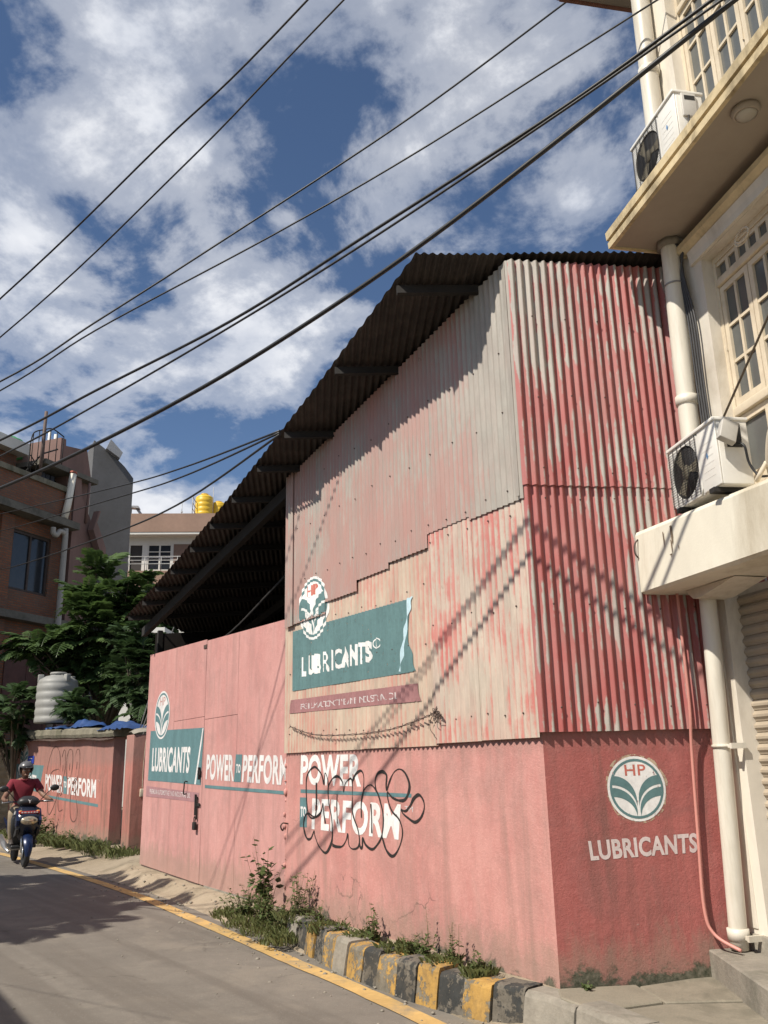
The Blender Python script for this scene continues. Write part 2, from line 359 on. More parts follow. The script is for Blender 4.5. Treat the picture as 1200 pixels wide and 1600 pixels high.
MAUVE = mat_decal('mauve_paint', (.34, .165, .165), .22, scale=20)
MAUVE_G = mat_decal('mauve_gate_paint', (.36, .19, .20), .1)
REDLET = mat_decal('red_letter_paint', (.52, .15, .11), .32, scale=60)
REDLET_G = mat_decal('pale_red_letter_paint', (.52, .30, .27), .1)
BLACKP = mat_decal('black_spray_paint', (.02, .017, .016), .0)
GREYP = mat_decal('grey_spray_paint', (.14, .075, .062), .18)
CREAM = surf('cream_wall_paint', (.68, .63, .54), .14, 1.6, .75, .2, 50, (.33, .27, .19), .7, (1, 1, .35))
CREAM_D = surf('dingy_cream_paint', (.60, .52, .40), .14, 2.5, .75, .2, 50, (.30, .23, .14), .5)
FASCIA = surf('yellowed_cream_fascia', (.62, .50, .30), .2, 4, .75, .35, 40, (.14, .105, .06), .75, (1, 1, .6))
FRAMEP = surf('cream_window_paint', (.64, .55, .41), .10, 5, .6, .15, 60, (.40, .31, .2), .4)
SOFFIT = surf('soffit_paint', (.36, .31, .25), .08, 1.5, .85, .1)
PIPEW = surf('white_pvc', (.66, .62, .53), .12, 2.0, .45, .08, 30, (.36, .30, .21), .6, (2, 2, .3))
ACW = surf('ac_enamel', (.76, .74, .68), .05, 3, .4, .04, 40, (.5, .44, .35), .25)
BLACK = surf('black_rubber', (.018, .018, .019), .3, 9, .6, .1)
CABLE = surf('cable_sheath', (.012, .012, .013), .3, 9, .5, .0)
GREYM = surf('galvanised_grey', (.30, .30, .30), .2, 7, .45, .05, metal=.3)
SHUT = surf('shutter_enamel', (.37, .31, .235), .10, 2.5, .5, .08, 50, (.28, .22, .16), .45, (1, 1, .6))
GLASS = mat_glass('dusty_glass', (.10, .105, .10), .15)
GLASS_D = mat_glass('dark_glass', (.02, .024, .03), .08)
CONC = surf('weathered_concrete', (.25, .225, .185), .28, 3.5, .9, .5, 45, (.10, .10, .07), .6, bdist=.01)
CONC_MOSS = surf('mossy_concrete', (.17, .155, .115), .35, 3, .92, .6, 40, (.05, .055, .028), .75, (1, 1, .4), bdist=.015)
KY = mat_flaky('kerb_yellow_paint', (.47, .28, .075), (.22, .195, .15), .515)
KB = mat_flaky('kerb_black_paint', (.035, .037, .036), (.17, .15, .12), .50)
BRICKM = mat_brick('red_brickwork', (.24, .082, .036), (.16, .055, .03), (.095, .078, .06))
STUCCO = surf('mauve_brown_stucco', (.19, .115, .098), .2, 1.2, .9, .2, 30, (.13, .09, .075), .55, (1, 1, .25))
GREYPL = surf('grey_plaster', (.105, .105, .108), .15, 1.2, .9, .2, 30, (.09, .085, .085), .5)
BROWNP = surf('brown_parapet_paint', (.30, .195, .145), .12, 1, .85, .1, 30)
WHITEP = surf('white_house_paint', (.62, .61, .57), .06, 1, .8, .1)
YTANK = surf('yellow_plastic', (.68, .44, .03), .1, 2, .4, .0)
GTANK = surf('green_plastic', (.06, .36, .12), .12, 2, .45, .0)
WTANK = surf('white_tank_plastic', (.27, .27, .255), .1, 2, .55, .05, 30, (.20, .195, .175), .6, (1, 1, .5))  # white plastic with the tree's shade greyed into its base colour
TARP = surf('blue_tarpaulin', (.025, .06, .17), .3, 3, .45, .3, 14)
BARK = surf('bark', (.11, .085, .06), .3, 8, .95, .6, 30, bdist=.02)
LEAF = mat_leaf('pinnate_leaf', (.030, .062, .020), (.105, .165, .045))
LEAF_D = mat_leaf('dark_leaf', (.032, .062, .022), (.062, .105, .036))
WEED = mat_leaf('weed_leaf', (.055, .088, .026), (.115, .15, .05))
GRASSM = mat_leaf('verge_grass', (.08, .115, .034), (.165, .165, .065))
STEMM = surf('weed_stem', (.15, .13, .06), .3, 9, .8, 0)
def mat_ground(name, stops, bumps, dist=.012, patch=None, patch_amt=.6):
    m, t, b, o = newmat(name); N = NT(t); v = N.n('ShaderNodeNewGeometry').outputs['Position']
    n1 = N.noise(v, .5, 7, .6); n2 = N.noise(v, 6, 8, .7); n3 = N.noise(v, 90, 4, .7)
    k = N.math('ADD', N.math('MULTIPLY', n1, .4), N.math('ADD', N.math('MULTIPLY', n2, .3), N.math('MULTIPLY', n3, .3)))
    col = N.ramp(k, stops)
    if patch: col = N.mix(N.math('MULTIPLY', N.ramp(N.noise(v, 1.3, 8, .68, None, .5), [(.52, 0.0), (.62, 1.0)]), patch_amt), col, patch)
    sp = N.ramp(N.noise(v, 160, 3, .6), [(.66, 0.0), (.74, 1.0)])
    col = N.mix(N.math('MULTIPLY', sp, .4), col, (.42, .38, .32))
    t.links.new(col, b.inputs['Base Color']); b.inputs['Roughness'].default_value = .9
    h = N.math('ADD', N.math('MULTIPLY', N.noise(v, 120, 4, .7), .5), N.math('MULTIPLY', n2, .5))
    t.links.new(N.bump(h, bumps, dist), b.inputs['Normal']); return m
ASPH0 = mat_ground('dusty_asphalt', [(.36, (.125, .112, .095)), (.64, (.21, .188, .158))], .7, .008, (.225, .198, .16), .5)
DIRT = mat_ground('dry_dirt', [(.36, (.24, .19, .13)), (.64, (.42, .345, .25))], .9, .025, (.14, .115, .075), .6)
SOIL = mat_ground('far_ground', [(.36, (.12, .10, .07)), (.64, (.22, .185, .13))], .5, .02)
PAVE = mat_ground('pavement_concrete', [(.36, (.17, .15, .115)), (.64, (.30, .265, .20))], .5, .008, (.12, .11, .08), .6)
ASPH = ASPH0
_t = ASPH.node_tree; _N = NT(_t); _b = [n for n in _t.nodes if n.type == 'BSDF_PRINCIPLED'][0]
_src = _b.inputs['Base Color'].links[0].from_socket
_pos = _N.n('ShaderNodeNewGeometry').outputs['Position']
_rot = _N.n('ShaderNodeVectorRotate', {0: _pos, 'Angle': radians(-36)}, rotation_type='Z_AXIS').outputs[0]
_st = _N.noise(_rot, 1.0, 4, .55, (2.6, .10, 1), .15)
_c1 = _N.mix(_N.math('MULTIPLY', _N.ramp(_st, [(.48, 0.0), (.60, 1.0)]), .6), _src, (.115, .10, .083))
_vo = _N.n('ShaderNodeTexVoronoi', {'Vector': _N.n('ShaderNodeVectorMath', {0: _pos, 1: _N.n('ShaderNodeVectorMath', {0: _N.n('ShaderNodeTexNoise', {'Vector': _pos, 'Scale': 3.0, 'Detail': 5.0}).outputs['Color'], 1: (.55, .55, 0)}, operation='MULTIPLY').outputs[0]}, operation='ADD').outputs[0], 'Scale': .75}, feature='DISTANCE_TO_EDGE').outputs['Distance']
_ck = _N.math('MULTIPLY', _N.ramp(_vo, [(.0, 1.0), (.012, 0.0)]), _N.ramp(_N.noise(_pos, .9, 3, .5), [(.54, 0.0), (.62, .55)]))
_c2 = _N.mix(_ck, _c1, (.05, .043, .036))
_oil = _N.ramp(_N.noise(_pos, 2.2, 6, .7), [(.63, 0.0), (.70, .55)])
_c2 = _N.mix(_oil, _c2, (.07, .06, .05))
_pe = _N.ramp(_N.n('ShaderNodeTexVoronoi', {'Vector': _pos, 'Scale': 75.0}).outputs['Distance'], [(.12, 1.0), (.30, 0.0)])
_t.links.new(_N.mix(_N.math('MULTIPLY', _pe, _N.ramp(_N.noise(_pos, 30, 3, .6), [(.5, 0.0), (.6, .5)])), _c2, (.40, .37, .32)), _b.inputs['Base Color'])
YLINE = surf('worn_yellow_line', (.50, .325, .12), .2, 4, .85, .3, 60, (.25, .205, .14), .85)

# ================================================================== SETTING
FW = frame((1.026, 5.978), -31)          # street wall of the warehouse: x along, y out, z up
SD = frame((1.026, 5.978), -100)         # side wall: x runs from the corner leftwards (negative = right), y out
FWi = FW.inverted()
def fw(s, y=0, z=0): return FW @ Vector((s, y, z))
g = MB(); g.add([(-900, -900, -.03), (900, -900, -.03), (900, 900, -.03), (-900, 900, -.03)], [(0, 1, 2, 3)])
link('ground', g, SOIL, kind='structure')
edge = [(2.0, 2.2), (1.25, 4.1), (.70, 5.25), (.24, 6.19), (-.32, 7.21), (-.80, 8.0), (-1.28, 8.83), (-2.25, 10.46), (-3.13, 11.93), (-4.01, 13.27), (-4.98, 14.68), (-6.33, 16.57), (-8.6, 19.6), (-11.5, 23.2), (-16, 28.5)]
edge = [Vector((a, b, 0)) for a, b in edge]
es = catmull(edge, 5)
def off(path, d):
    out = []
    for i, p in enumerate(path):
        t = (path[min(i + 1, len(path) - 1)] - path[max(i - 1, 0)]).normalized(); out.append(p + Vector((t.y, -t.x, 0)) * d)
    return out
ro = MB(); rr = off(es, .36)
for i in range(len(es)):
    p = rr[i]; q = off(es, -6.5)[i]
    ro.v += [(p.x, p.y, .0)] + [tuple(p.lerp(q, k / 6) + Vector((0, 0, .05 * sin(pi * k / 6)))) for k in range(1, 6)] + [(q.x, q.y, 0)]
for i in range(len(es) - 1):
    for k in range(6): ro.f.append((i * 7 + k, (i + 1) * 7 + k, (i + 1) * 7 + k + 1, i * 7 + k + 1)); ro.sm.append(True)
link('road', ro, ASPH, kind='structure')
yl = MB(); wob = [.080 + .012 * noise.noise(Vector((i * .7, 0, 3))) for i in range(len(es))]
for i, p in enumerate(es):
    t = (es[min(i + 1, len(es) - 1)] - es[max(i - 1, 0)]).normalized(); nrm = Vector((t.y, -t.x, 0))
    for d in (-wob[i] - .03, wob[i] - .03): q = p + nrm * d; yl.v.append((q.x, q.y, .05 * sin(pi * max(0, (.36 - d) / 6.86)) + .006))
for i in range(len(es) - 1): yl.f.append((2 * i, 2 * i + 1, 2 * i + 3, 2 * i + 2)); yl.sm.append(True)
link('road_marking', yl, YLINE, kind='structure')
# shoulder: dirt rising from the road edge to the wall foot
foot = [((1.026, 5.978), .24), (tuple(fw(1.5)[:2]), .24), (tuple(fw(3)[:2]), .23), (tuple(fw(4.2)[:2]), .16), (tuple(fw(5.6)[:2]), .135), (tuple(fw(7.2)[:2]), .12), (tuple(fw(9.9)[:2]), .145), ((-4.6, 17.0), .15), ((-5.7, 18.9), .13), ((-7.2, 20.8), .22), ((-10.0, 24.4), .30), ((-15, 30), .3)]
ra = [((.62, 6.05), .0), ((.30, 6.72), .0), ((-.15, 7.60), .0)] 
sh = MB(); n_ac = 14
fine = catmull(edge, 30); rfine = off(fine, .20)
fctl = [Vector((*p, z)) for p, z in foot]
rctl = [min(rfine, key=lambda q: (q.x - p.x) ** 2 + (q.y - p.y) ** 2) for p in fctl]; rctl[0] = Vector((.70, 5.75, 0))
fpts = catmull(fctl, 16); rpts = catmull(rctl, 16)
def closest_road(p):
    return min(rfine, key=lambda q: (q.x - p.x) ** 2 + (q.y - p.y) ** 2)
for i, p in enumerate(fpts):
    q = rpts[i] + Vector((.05 * noise.noise(rpts[i] * 2.3), .05 * noise.noise(rpts[i] * 2.3 + Vector((9, 0, 0))), 0))
    for k in range(n_ac):
        u = k / (n_ac - 1); r = Vector((q.x, q.y, .0)).lerp(Vector((p.x, p.y, 0)), u)
        r.z = .016 + p.z * u * u * (1.6 - .6 * u) + min(1, u * 2.5) * (.010 * noise.noise(r * 1.9) + .006 * noise.noise(r * 7))
        if k == 0: r.z = .003
        if k == n_ac - 1: r += (Vector((p.x, p.y, r.z)) - Vector((q.x, q.y, r.z))).normalized() * .4
        sh.v.append(tuple(r))
for i in range(len(fpts) - 1):
    for k in range(n_ac - 1): sh.f.append((i * n_ac + k, i * n_ac + k + 1, (i + 1) * n_ac + k + 1, (i + 1) * n_ac + k)); sh.sm.append(True)
link('dirt_shoulder', sh, DIRT, kind='structure')

# kerb of painted blocks
kt = [(-.98, 8.86), (-.83, 8.58), (-.56, 7.95), (-.27, 7.36), (-.03, 6.98), (.195, 6.65), (.39, 6.41), (.587, 6.16), (.75, 5.98), (.90, 5.80), (1.05, 5.5), (1.25, 5.0), (1.5, 4.3), (1.9, 3.2)]
kp = catmull([Vector((a, b, 0)) for a, b in kt], 12)
L = [0.0]
for a, b in zip(kp, kp[1:]): L.append(L[-1] + (b - a).length)
def kat(s):
    s = max(0, min(L[-1] - 1e-6, s))
    for i in range(len(L) - 1):
        if L[i + 1] >= s:
            u = (s - L[i]) / (L[i + 1] - L[i]); p = kp[i].lerp(kp[i + 1], u); t = (kp[i + 1] - kp[i]).normalized(); return p, Vector((-t.y, t.x, 0))
kerb = link('kerb', None, None, None, Matrix.Identity(4), kind='structure')
s = 0.0; i = 0
cols = [CONC, KB, KY, KB, KY, CONC, KY, KB, KY, KB, KY, KB, KY, KB, CONC, CONC, CONC, CONC, CONC, CONC]
while s < L[-1] - .1 and i < 20:
    ln = (.25 if i < 14 else .5) * R.uniform(.9, 1.1); bmx = bmesh.new(); rows = []
    zt = .245 + R.uniform(-.012, .012); jj = R.uniform(-.012, .012); nseg = 5
    for k in range(nseg + 1):
        p, nn = kat(s + .006 + (ln - .012) * k / nseg); nn = -nn
        # nn: away from wall (towards road)
        w = .19; e = .03; lean = .035
        jx = [R.uniform(-.005, .005) for _ in range(7)]
        prof = [(lean + jj + jx[0], .0), (lean * .6 + jj + jx[1], .10 + jx[2]), (jj + jx[3], zt - e), (jj - e * .45, zt - e * .25 + jx[4]), (jj - e * 1.4, zt + jx[5]), (jj - w, zt + jx[6] * .6), (jj - w - .01, .05)]
        rows.append([bmx.verts.new(Vector((p.x, p.y, 0)) + nn * a * -1 * -1 + Vector((0, 0, z))) for a, z in prof])
    for a, b in zip(rows, rows[1:]):
        for q in range(6): bmx.faces.new((a[q], a[q + 1], b[q + 1], b[q]))
    bmx.faces.new(rows[0]); bmx.faces.new(list(reversed(rows[-1])))
    bmesh.ops.recalc_face_normals(bmx, faces=bmx.faces[:])
    mb = MB().bm(bmx)
    link('kerb_block', mb, cols[i], kerb)
    s += ln; i += 1
# pavement slabs right of the corner
pv = link('pavement', None, None, None, Matrix.Identity(4), kind='structure')
def slab(name, poly, z0, z1, mat, parent, jit=.004):
    bmx = bmesh.new(); vs = [bmx.verts.new((x, y, z1 + R.uniform(-jit, jit))) for x, y in poly]; f = bmx.faces.new(vs)
    r = bmesh.ops.extrude_face_region(bmx, geom=[f])
    for v in r['geom']:
        if isinstance(v, bmesh.types.BMVert): v.co.z = z0
    bmesh.ops.recalc_face_normals(bmx, faces=bmx.faces[:])
    bmesh.ops.bevel(bmx, geom=[e for e in bmx.edges], offset=.008, segments=1, affect='EDGES')
    return link(name, MB().bm(bmx), mat, parent)
slab('paving_slab', [(1.00, 5.92), (.98, 5.72), (1.12, 5.44), (1.55, 5.60), (1.50, 5.99)], .0, .245, PAVE, pv)
slab('paving_slab', [(1.52, 5.99), (1.565, 5.605), (2.06, 5.60), (2.06, 6.20)], .0, .238, PAVE, pv)
slab('paving_slab', [(1.13, 5.425), (1.30, 5.0), (2.05, 4.95), (2.05, 5.59), (1.56, 5.59)], .0, .232, PAVE, pv)
slab('paving_slab', [(1.305, 4.985), (1.65, 4.0), (2.05, 3.9), (2.05, 4.935)], .0, .238, PAVE, pv)
slab('paving_slab', [(1.655, 3.985), (2.0, 3.0), (2.6, 2.5), (2.3, 3.9)], .0, .235, PAVE, pv)

# ================================================================== WAREHOUSE
AMP = .0095
def wob(x, z): return .006 * noise.noise(Vector((x * 1.3, z * .9, 4.2)))
def prof(x, amp=AMP): return amp * cos(2 * pi * x / PIT)
def corr(name, x0, x1, zb, zt, yo, mat, parent, M=None, amp=AMP, nz=7, seg=8, skew=0.0):
    zb = zb if callable(zb) else (lambda x, a=zb: a); zt = zt if callable(zt) else (lambda x, a=zt: a)
    n = max(2, int(round((x1 - x0) / PIT * seg))); mb = MB(); mb.at = []
    for i in range(n + 1):
        x = x0 + (x1 - x0) * i / n; a, b = zb(x), zt(x)
        for k in range(nz + 1):
            z = a + (b - a) * k / nz
            mb.v.append((x, yo + prof(x, amp) + wob(x, z) + skew * (1 - k / nz), z)); mb.at.append(.5 + .5 * cos(2 * pi * x / PIT))
    for i in range(n):
        for k in range(nz): mb.f.append((i * (nz + 1) + k, (i + 1) * (nz + 1) + k, (i + 1) * (nz + 1) + k + 1, i * (nz + 1) + k + 1)); mb.sm.append(True)
    return link(name, mb, mat, parent, M)
def set_y(bmx, fn, step=None, zsplit=()):
    if step:
        xs = [v.co.x for v in bmx.verts]; x = math.floor(min(xs) / step) * step
        while x < max(xs):
            bmesh.ops.bisect_plane(bmx, geom=bmx.verts[:] + bmx.edges[:] + bmx.faces[:], plane_co=(x, 0, 0), plane_no=(1, 0, 0)); x += step
    for z in zsplit:
        bmesh.ops.bisect_plane(bmx, geom=bmx.verts[:] + bmx.edges[:] + bmx.faces[:], plane_co=(0, 0, z), plane_no=(0, 0, 1))
    for v in bmx.verts: v.co.y = fn(v.co.x, v.co.z)
def decal(name, polys, mat, parent, fn, M=None, step=None, zsplit=()):
    """flat print: polygons of (x, z) laid on a wall surface whose depth is fn(x, z)"""
    bmx = bmesh.new()
    for poly in polys:
        vs = [bmx.verts.new((p[0], 0, p[1])) for p in poly]; bmx.faces.new(vs)
    bmesh.ops.triangulate(bmx, faces=[f for f in bmx.faces if len(f.verts) > 4])
    set_y(bmx, fn, step, zsplit)
    return link(name, MB().bm(bmx), mat, parent, M)
_txt = {}
def text_polys(body, bold=.03):
    k = (body, bold)
    if k in _txt: return _txt[k]
    c = bpy.data.curves.new('t', 'FONT'); c.body = body; c.size = 1; c.offset = bold; c.resolution_u = 4; c.fill_mode = 'FRONT'; c.space_character = 1.06
    o = bpy.data.objects.new('t', c); COL.objects.link(o)
    me = bpy.data.meshes.new_from_object(o.evaluated_get(bpy.context.evaluated_depsgraph_get()))
    vs = [(v.co.x, v.co.y) for v in me.vertices]; fs = [tuple(p.vertices) for p in me.polygons]
    bpy.data.objects.remove(o); bpy.data.curves.remove(c); bpy.data.meshes.remove(me)
    x0 = min(v[0] for v in vs); x1 = max(v[0] for v in vs); y0 = min(v[1] for v in vs); y1 = max(v[1] for v in vs)
    _txt[k] = [[((vs[i][0] - x0) / (x1 - x0), (vs[i][1] - y0) / (y1 - y0)) for i in f] for f in fs]
    return _txt[k]
def fit(polys, TL, BL, BR, TR):
    out = []
    for p in polys:
        q = []
        for u, v in p:
            q.append(tuple((TL[i] * (1 - u) + TR[i] * u) * v + (BL[i] * (1 - u) + BR[i] * u) * (1 - v) for i in (0, 1)))
        out.append(q)
    return out
def emblem(parent, cx, cz, rx, rz, fn, M=None, step=None, zs=(), mw=WHITE, mt=TEAL, mr=REDLET, d=.0012, flip=-1, letters=True):
    """round white badge: teal ring, two pairs of curved leaf bands, the letters HP above"""
    T = lambda X, Z: (cx + flip * rx * X, cz + rz * Z)
    n = 40
    disc = [[T(0, 0), T(cos(2 * pi * i / n), sin(2 * pi * i / n)), T(cos(2 * pi * (i + 1) / n), sin(2 * pi * (i + 1) / n))] for i in range(n)]
    e = decal('emblem', disc, mw, parent, fn, M, step, zs)
    f2 = lambda x, z: fn(x, z) + d
    ring = []
    for i in range(n):
        a, b = 2 * pi * i / n, 2 * pi * (i + 1) / n
        ring.append([T(.92 * cos(a), .92 * sin(a)), T(.92 * cos(b), .92 * sin(b)), T(.84 * cos(b), .84 * sin(b)), T(.84 * cos(a), .84 * sin(a))])
    decal('ring', ring, mt, e, f2, None, step, zs)
    def arc(ya, yb, xe, t):
        s0 = -sqrt(max(0, .87 ** 2 - ya * ya)); return (s0 + (xe - s0) * sin(t), yb + (ya - yb) * cos(t))
    for sg in (1, -1):
        for (a1, b1, e1, a2, b2, e2) in ((.40, -.36, -.03, .12, -.60, -.035), (.04, -.70, -.05, -.24, -.86, -.07)):
            st = []
            for i in range(14):
                t0, t1 = pi / 2 * i / 14, pi / 2 * (i + 1) / 14
                q = [arc(a1, b1, e1, t0), arc(a1, b1, e1, t1), arc(a2, b2, e2, t1), arc(a2, b2, e2, t0)]
                st.append([T(sg * x, z) for x, z in q])
            decal('leaf_band', st, mt, e, f2, None, step, zs)
    if letters:
        decal('lettering', fit(text_polys('HP', .012), T(-.36, .74), T(-.36, .40), T(.36, .40), T(.36, .74)), mr, e, f2, None, step, zs)
    return e
wh = thing('warehouse', 'pink and rust red corrugated iron warehouse with a wide dark overhanging roof', 'warehouse', FW)
SDl = FWi @ SD
# masonry
mw = link('masonry_wall', MB().box((0, -.22, -.1), (4.13, 0, 1.80)), PINK, wh)
mwl = bmesh.new()
def rough_wall(x0, x1, z0, z1, n, m, amp):
    mb = MB()
    for i in range(n + 1):
        for k in range(m + 1):
            x = x0 + (x1 - x0) * i / n; z = z0 + (z1 - z0) * k / m
            e = min(1, (x - x0) * 6, (x1 - x) * 6)
            mb.v.append((x, .0035 + amp * e * (noise.noise(Vector((x * 2, z * 2, 1))) + .5 * noise.noise(Vector((x * 6, z * 6, 2)))) - .004 * (1 - e), z))
    for i in range(n):
        for k in range(m): mb.f.append((i * (m + 1) + k, i * (m + 1) + k + 1, (i + 1) * (m + 1) + k + 1, (i + 1) * (m + 1) + k)); mb.sm.append(True)
    return mb
YB = .014   # paint sits on the render coat
link('render_coat', rough_wall(0, 4.13, -.1, 1.79, 80, 36, .004), PINK, wh)
link('masonry_wall', MB().box((-3.0, -.22, -.1), (0, 0, 1.80)), PINK_SIDE, wh, SDl)
link('render_coat', rough_wall(-3.0, 0, -.1, 1.79, 60, 36, .004), PINK_SIDE, wh, SDl)
# broken plaster at the gate end of the wall
chips = MB()
for i in range(26):
    z = R.uniform(.3, 1.74); s_ = R.uniform(.012, .035); chips.ball((4.12 + R.uniform(-.02, .012), R.uniform(-.05, .012), z), s_, 1, (1, .7, R.uniform(.8, 1.8)))
link('broken_plaster', chips, PINK, wh, None, kind='stuff')
link('iron_hook', MB().tube(catmull([(4.05, 0, 1.02), (4.05, .06, 1.03), (4.04, .09, 1.0), (4.04, .07, .96), (4.05, .05, .98)], 4), .008, 6), RUST, wh)
# roof plane
RN = Vector((-.051, .137, .989)).normalized(); RE = Vector((.292, 5.853, 5.363))
RV = az(-5); RV = (RV - Vector((0, 0, 1)) * RV.dot(RN) / RN.z).normalized(); RU = RV.cross(RN)
def zroof(x, y): return RE.z - ((x - RE.x) * RN.x + (y - RE.y) * RN.y) / RN.z
def zr_front(s): p = fw(s); return zroof(p.x, p.y) - .035
def zr_side(x): p = SD @ Vector((x, 0, 0)); return zroof(p.x, p.y) - .035
# street wall sheets: lower row, then stepped upper row lapped over it
xs = [-.012, .635, 1.235]
corr('corrugated_sheet', xs[0], xs[1] + .03, 1.742, 3.50, .030, C_LR, wh)
corr('corrugated_sheet', xs[1], xs[2], 1.738, 3.50, .034, C_LR, wh)
xs = [1.20, 1.80, 2.40, 3.00, 3.56, 4.10]
for i in range(5):
    corr('corrugated_sheet', xs[i], xs[i + 1] + (.03 if i < 4 else 0), 1.722 + .004 * (i % 2), 3.36 - .05 * i, .022 + .003 * (i % 2), C_LL, wh)
for (a, b, z) in ((-.022, .64, 3.407), (.62, 1.25, 3.435), (1.235, 1.88, 3.318), (1.865, 2.475, 3.272), (2.46, 3.145, 3.172), (3.13, 3.90, 3.055)):
    corr('corrugated_sheet', a, b, z, zr_front, .043 + R.uniform(-.001, .002), C_UP, wh, nz=12)
corr('corrugated_sheet', 3.87, 4.05, 3.04, zr_front, .062, C_UP, wh, nz=10)
# side wall sheets
for i in range(5):
    a = -.594 * (i + 1); b = -.60 * i + (.03 if i == 0 else 0)
    corr('corrugated_sheet', a - (.03 if i < 4 else 0), b, 1.775 + .004 * (i % 2), 3.56, .034 + .003 * (i % 2), C_SIDE, wh, SDl, amp=.0150)
    corr('corrugated_sheet', a - (.03 if i < 4 else 0), b, 3.505 + .006 * (i % 3), zr_side, .047 + .003 * ((i + 1) % 2), C_SIDE, wh, SDl, amp=.0150, nz=10)
# bent corner flashing
fl = MB()
for a, b in ((3.5, 4.2), (4.2, 4.95)):
    pts = [(.05, .058), (.0, .060), (-.018, .052)]
link('corner_flashing', MB().prism([(.0, 3.43), (.035, 3.43), (.035, zr_front(0) - .02), (-.004, zr_front(0) - .01)], .052, .057), C_UP, wh)
# roofing nails
nl = MB()
def nail(M, x, y, z): nl.ball(tuple(M @ Vector((x, y, z))), .0075, 1)
I4 = Matrix.Identity(4)
for z, yy, x0, x1, st in ((1.93, .044, .1, 1.2, .198), (2.66, .044, .1, 1.2, .264), (3.33, .046, .1, 1.2, .264), (1.90, .035, 1.3, 4.05, .264), (2.55, .035, 1.3, 4.05, .264), (3.0, .035, 1.3, 3.0, .264), (3.5, .056, .1, 3.8, .264), (4.1, .056, .1, 3.8, .33), (4.6, .056, .1, 3.2, .33)):
    x = math.ceil(x0 / PIT) * PIT
    while x < x1: nail(I4, x + R.choice((0, 0, PIT, -PIT)) * 0, yy, z + R.uniform(-.03, .03)); x += round(st / PIT) * PIT
for z, yy in ((1.95, .050), (2.62, .05), (3.40, .05), (3.62, .063), (4.2, .063), (4.85, .063)):
    x = -2 * PIT
    while x > -1.6: nail(SDl, x, yy, z + R.uniform(-.02, .02)); x -= 4 * PIT
link('nail_heads', nl, RUST, wh, None, kind='stuff')
# roof sheets
RF = Matrix(((RU.x, RV.x, RN.x, RE.x), (RU.y, RV.y, RN.y, RE.y), (RU.z, RV.z, RN.z, RE.z), (0, 0, 0, 1)))
RFl = FWi @ RF
ULL, VLL = -3.87, 8.74
def vstart(u): return 0.0 if u >= 0 else VLL * (u / ULL) ** 1.0 * (1 + .10 * (1 - u / ULL))
def vend(u): return min(10.4, VLL + max(0, u - ULL) * .34 + max(0, u + 3.35) * 2.2)
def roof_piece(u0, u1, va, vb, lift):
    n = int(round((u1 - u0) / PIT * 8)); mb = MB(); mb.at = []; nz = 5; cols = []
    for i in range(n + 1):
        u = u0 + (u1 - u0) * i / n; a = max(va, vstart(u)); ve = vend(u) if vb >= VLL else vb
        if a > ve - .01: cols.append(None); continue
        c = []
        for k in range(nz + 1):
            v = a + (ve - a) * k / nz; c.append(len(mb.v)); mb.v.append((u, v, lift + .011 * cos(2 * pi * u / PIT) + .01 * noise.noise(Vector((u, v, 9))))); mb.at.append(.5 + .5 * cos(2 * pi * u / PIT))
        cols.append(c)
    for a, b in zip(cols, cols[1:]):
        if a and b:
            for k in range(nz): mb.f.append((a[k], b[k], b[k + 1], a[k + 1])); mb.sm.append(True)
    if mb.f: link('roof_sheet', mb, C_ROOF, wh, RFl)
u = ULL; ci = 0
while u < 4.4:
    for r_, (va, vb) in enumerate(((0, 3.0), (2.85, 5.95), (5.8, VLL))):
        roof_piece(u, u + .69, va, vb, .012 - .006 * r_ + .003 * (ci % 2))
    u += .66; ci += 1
# purlins, rafters
for v in (.37, 1.52, 2.70, 3.45, 4.24, 5.0, 5.76, 6.57, 7.27, 7.89, 8.6):
    lo, hi = ULL, 0
    for _ in range(40):
        m_ = (lo + hi) / 2
        if vstart(m_) > v: lo = m_
        else: hi = m_
    us = hi if v > .01 else 0
    link('purlin', MB().box((us + .03, v - .022, -.085), (4.4, v + .022, -.012)), STEEL, wh, RFl)
pa = Vector(fw(3.95)); pb = Vector(fw(9.9))
def beam(p, q, w, h): 
    d = (q - p); L_ = d.length; d.normalize(); s_ = Vector((-d.y, d.x, 0)).normalized(); n_ = d.cross(s_)
    M = Matrix(((d.x, s_.x, n_.x, p.x), (d.y, s_.y, n_.y, p.y), (d.z, s_.z, n_.z, p.z), (0, 0, 0, 1)))
    return MB().box((0, -w / 2, -h), (L_, w / 2, 0), FWi @ M)
link('rafter', beam(Vector((pa.x, pa.y, zroof(pa.x, pa.y) - .09)), Vector((pb.x, pb.y, zroof(pb.x, pb.y) - .09)), .08, .14), STEEL, wh)
for k in range(3):
    a = fw(4.6 + 1.6 * k, -1.6 - .5 * k); b = fw(9.6, -1.6 - .5 * k)
    link('rafter', beam(Vector((a.x, a.y, zroof(a.x, a.y) - .09)), Vector((b.x, b.y, zroof(b.x, b.y) - .09)), .08, .12), STEEL, wh)
link('steel_post', MB().box((9.88, -.32, 0), (9.95, -.24, 3.84)), STEEL, wh)
link('hanging_pipe', MB().tube(catmull([(4.2, -.35, 4.05), (5.4, -.35, 3.72), (7.0, -.35, 3.35), (8.6, -.35, 3.30), (9.85, -.30, 3.38)], 6), .018, 6), STEEL, wh)
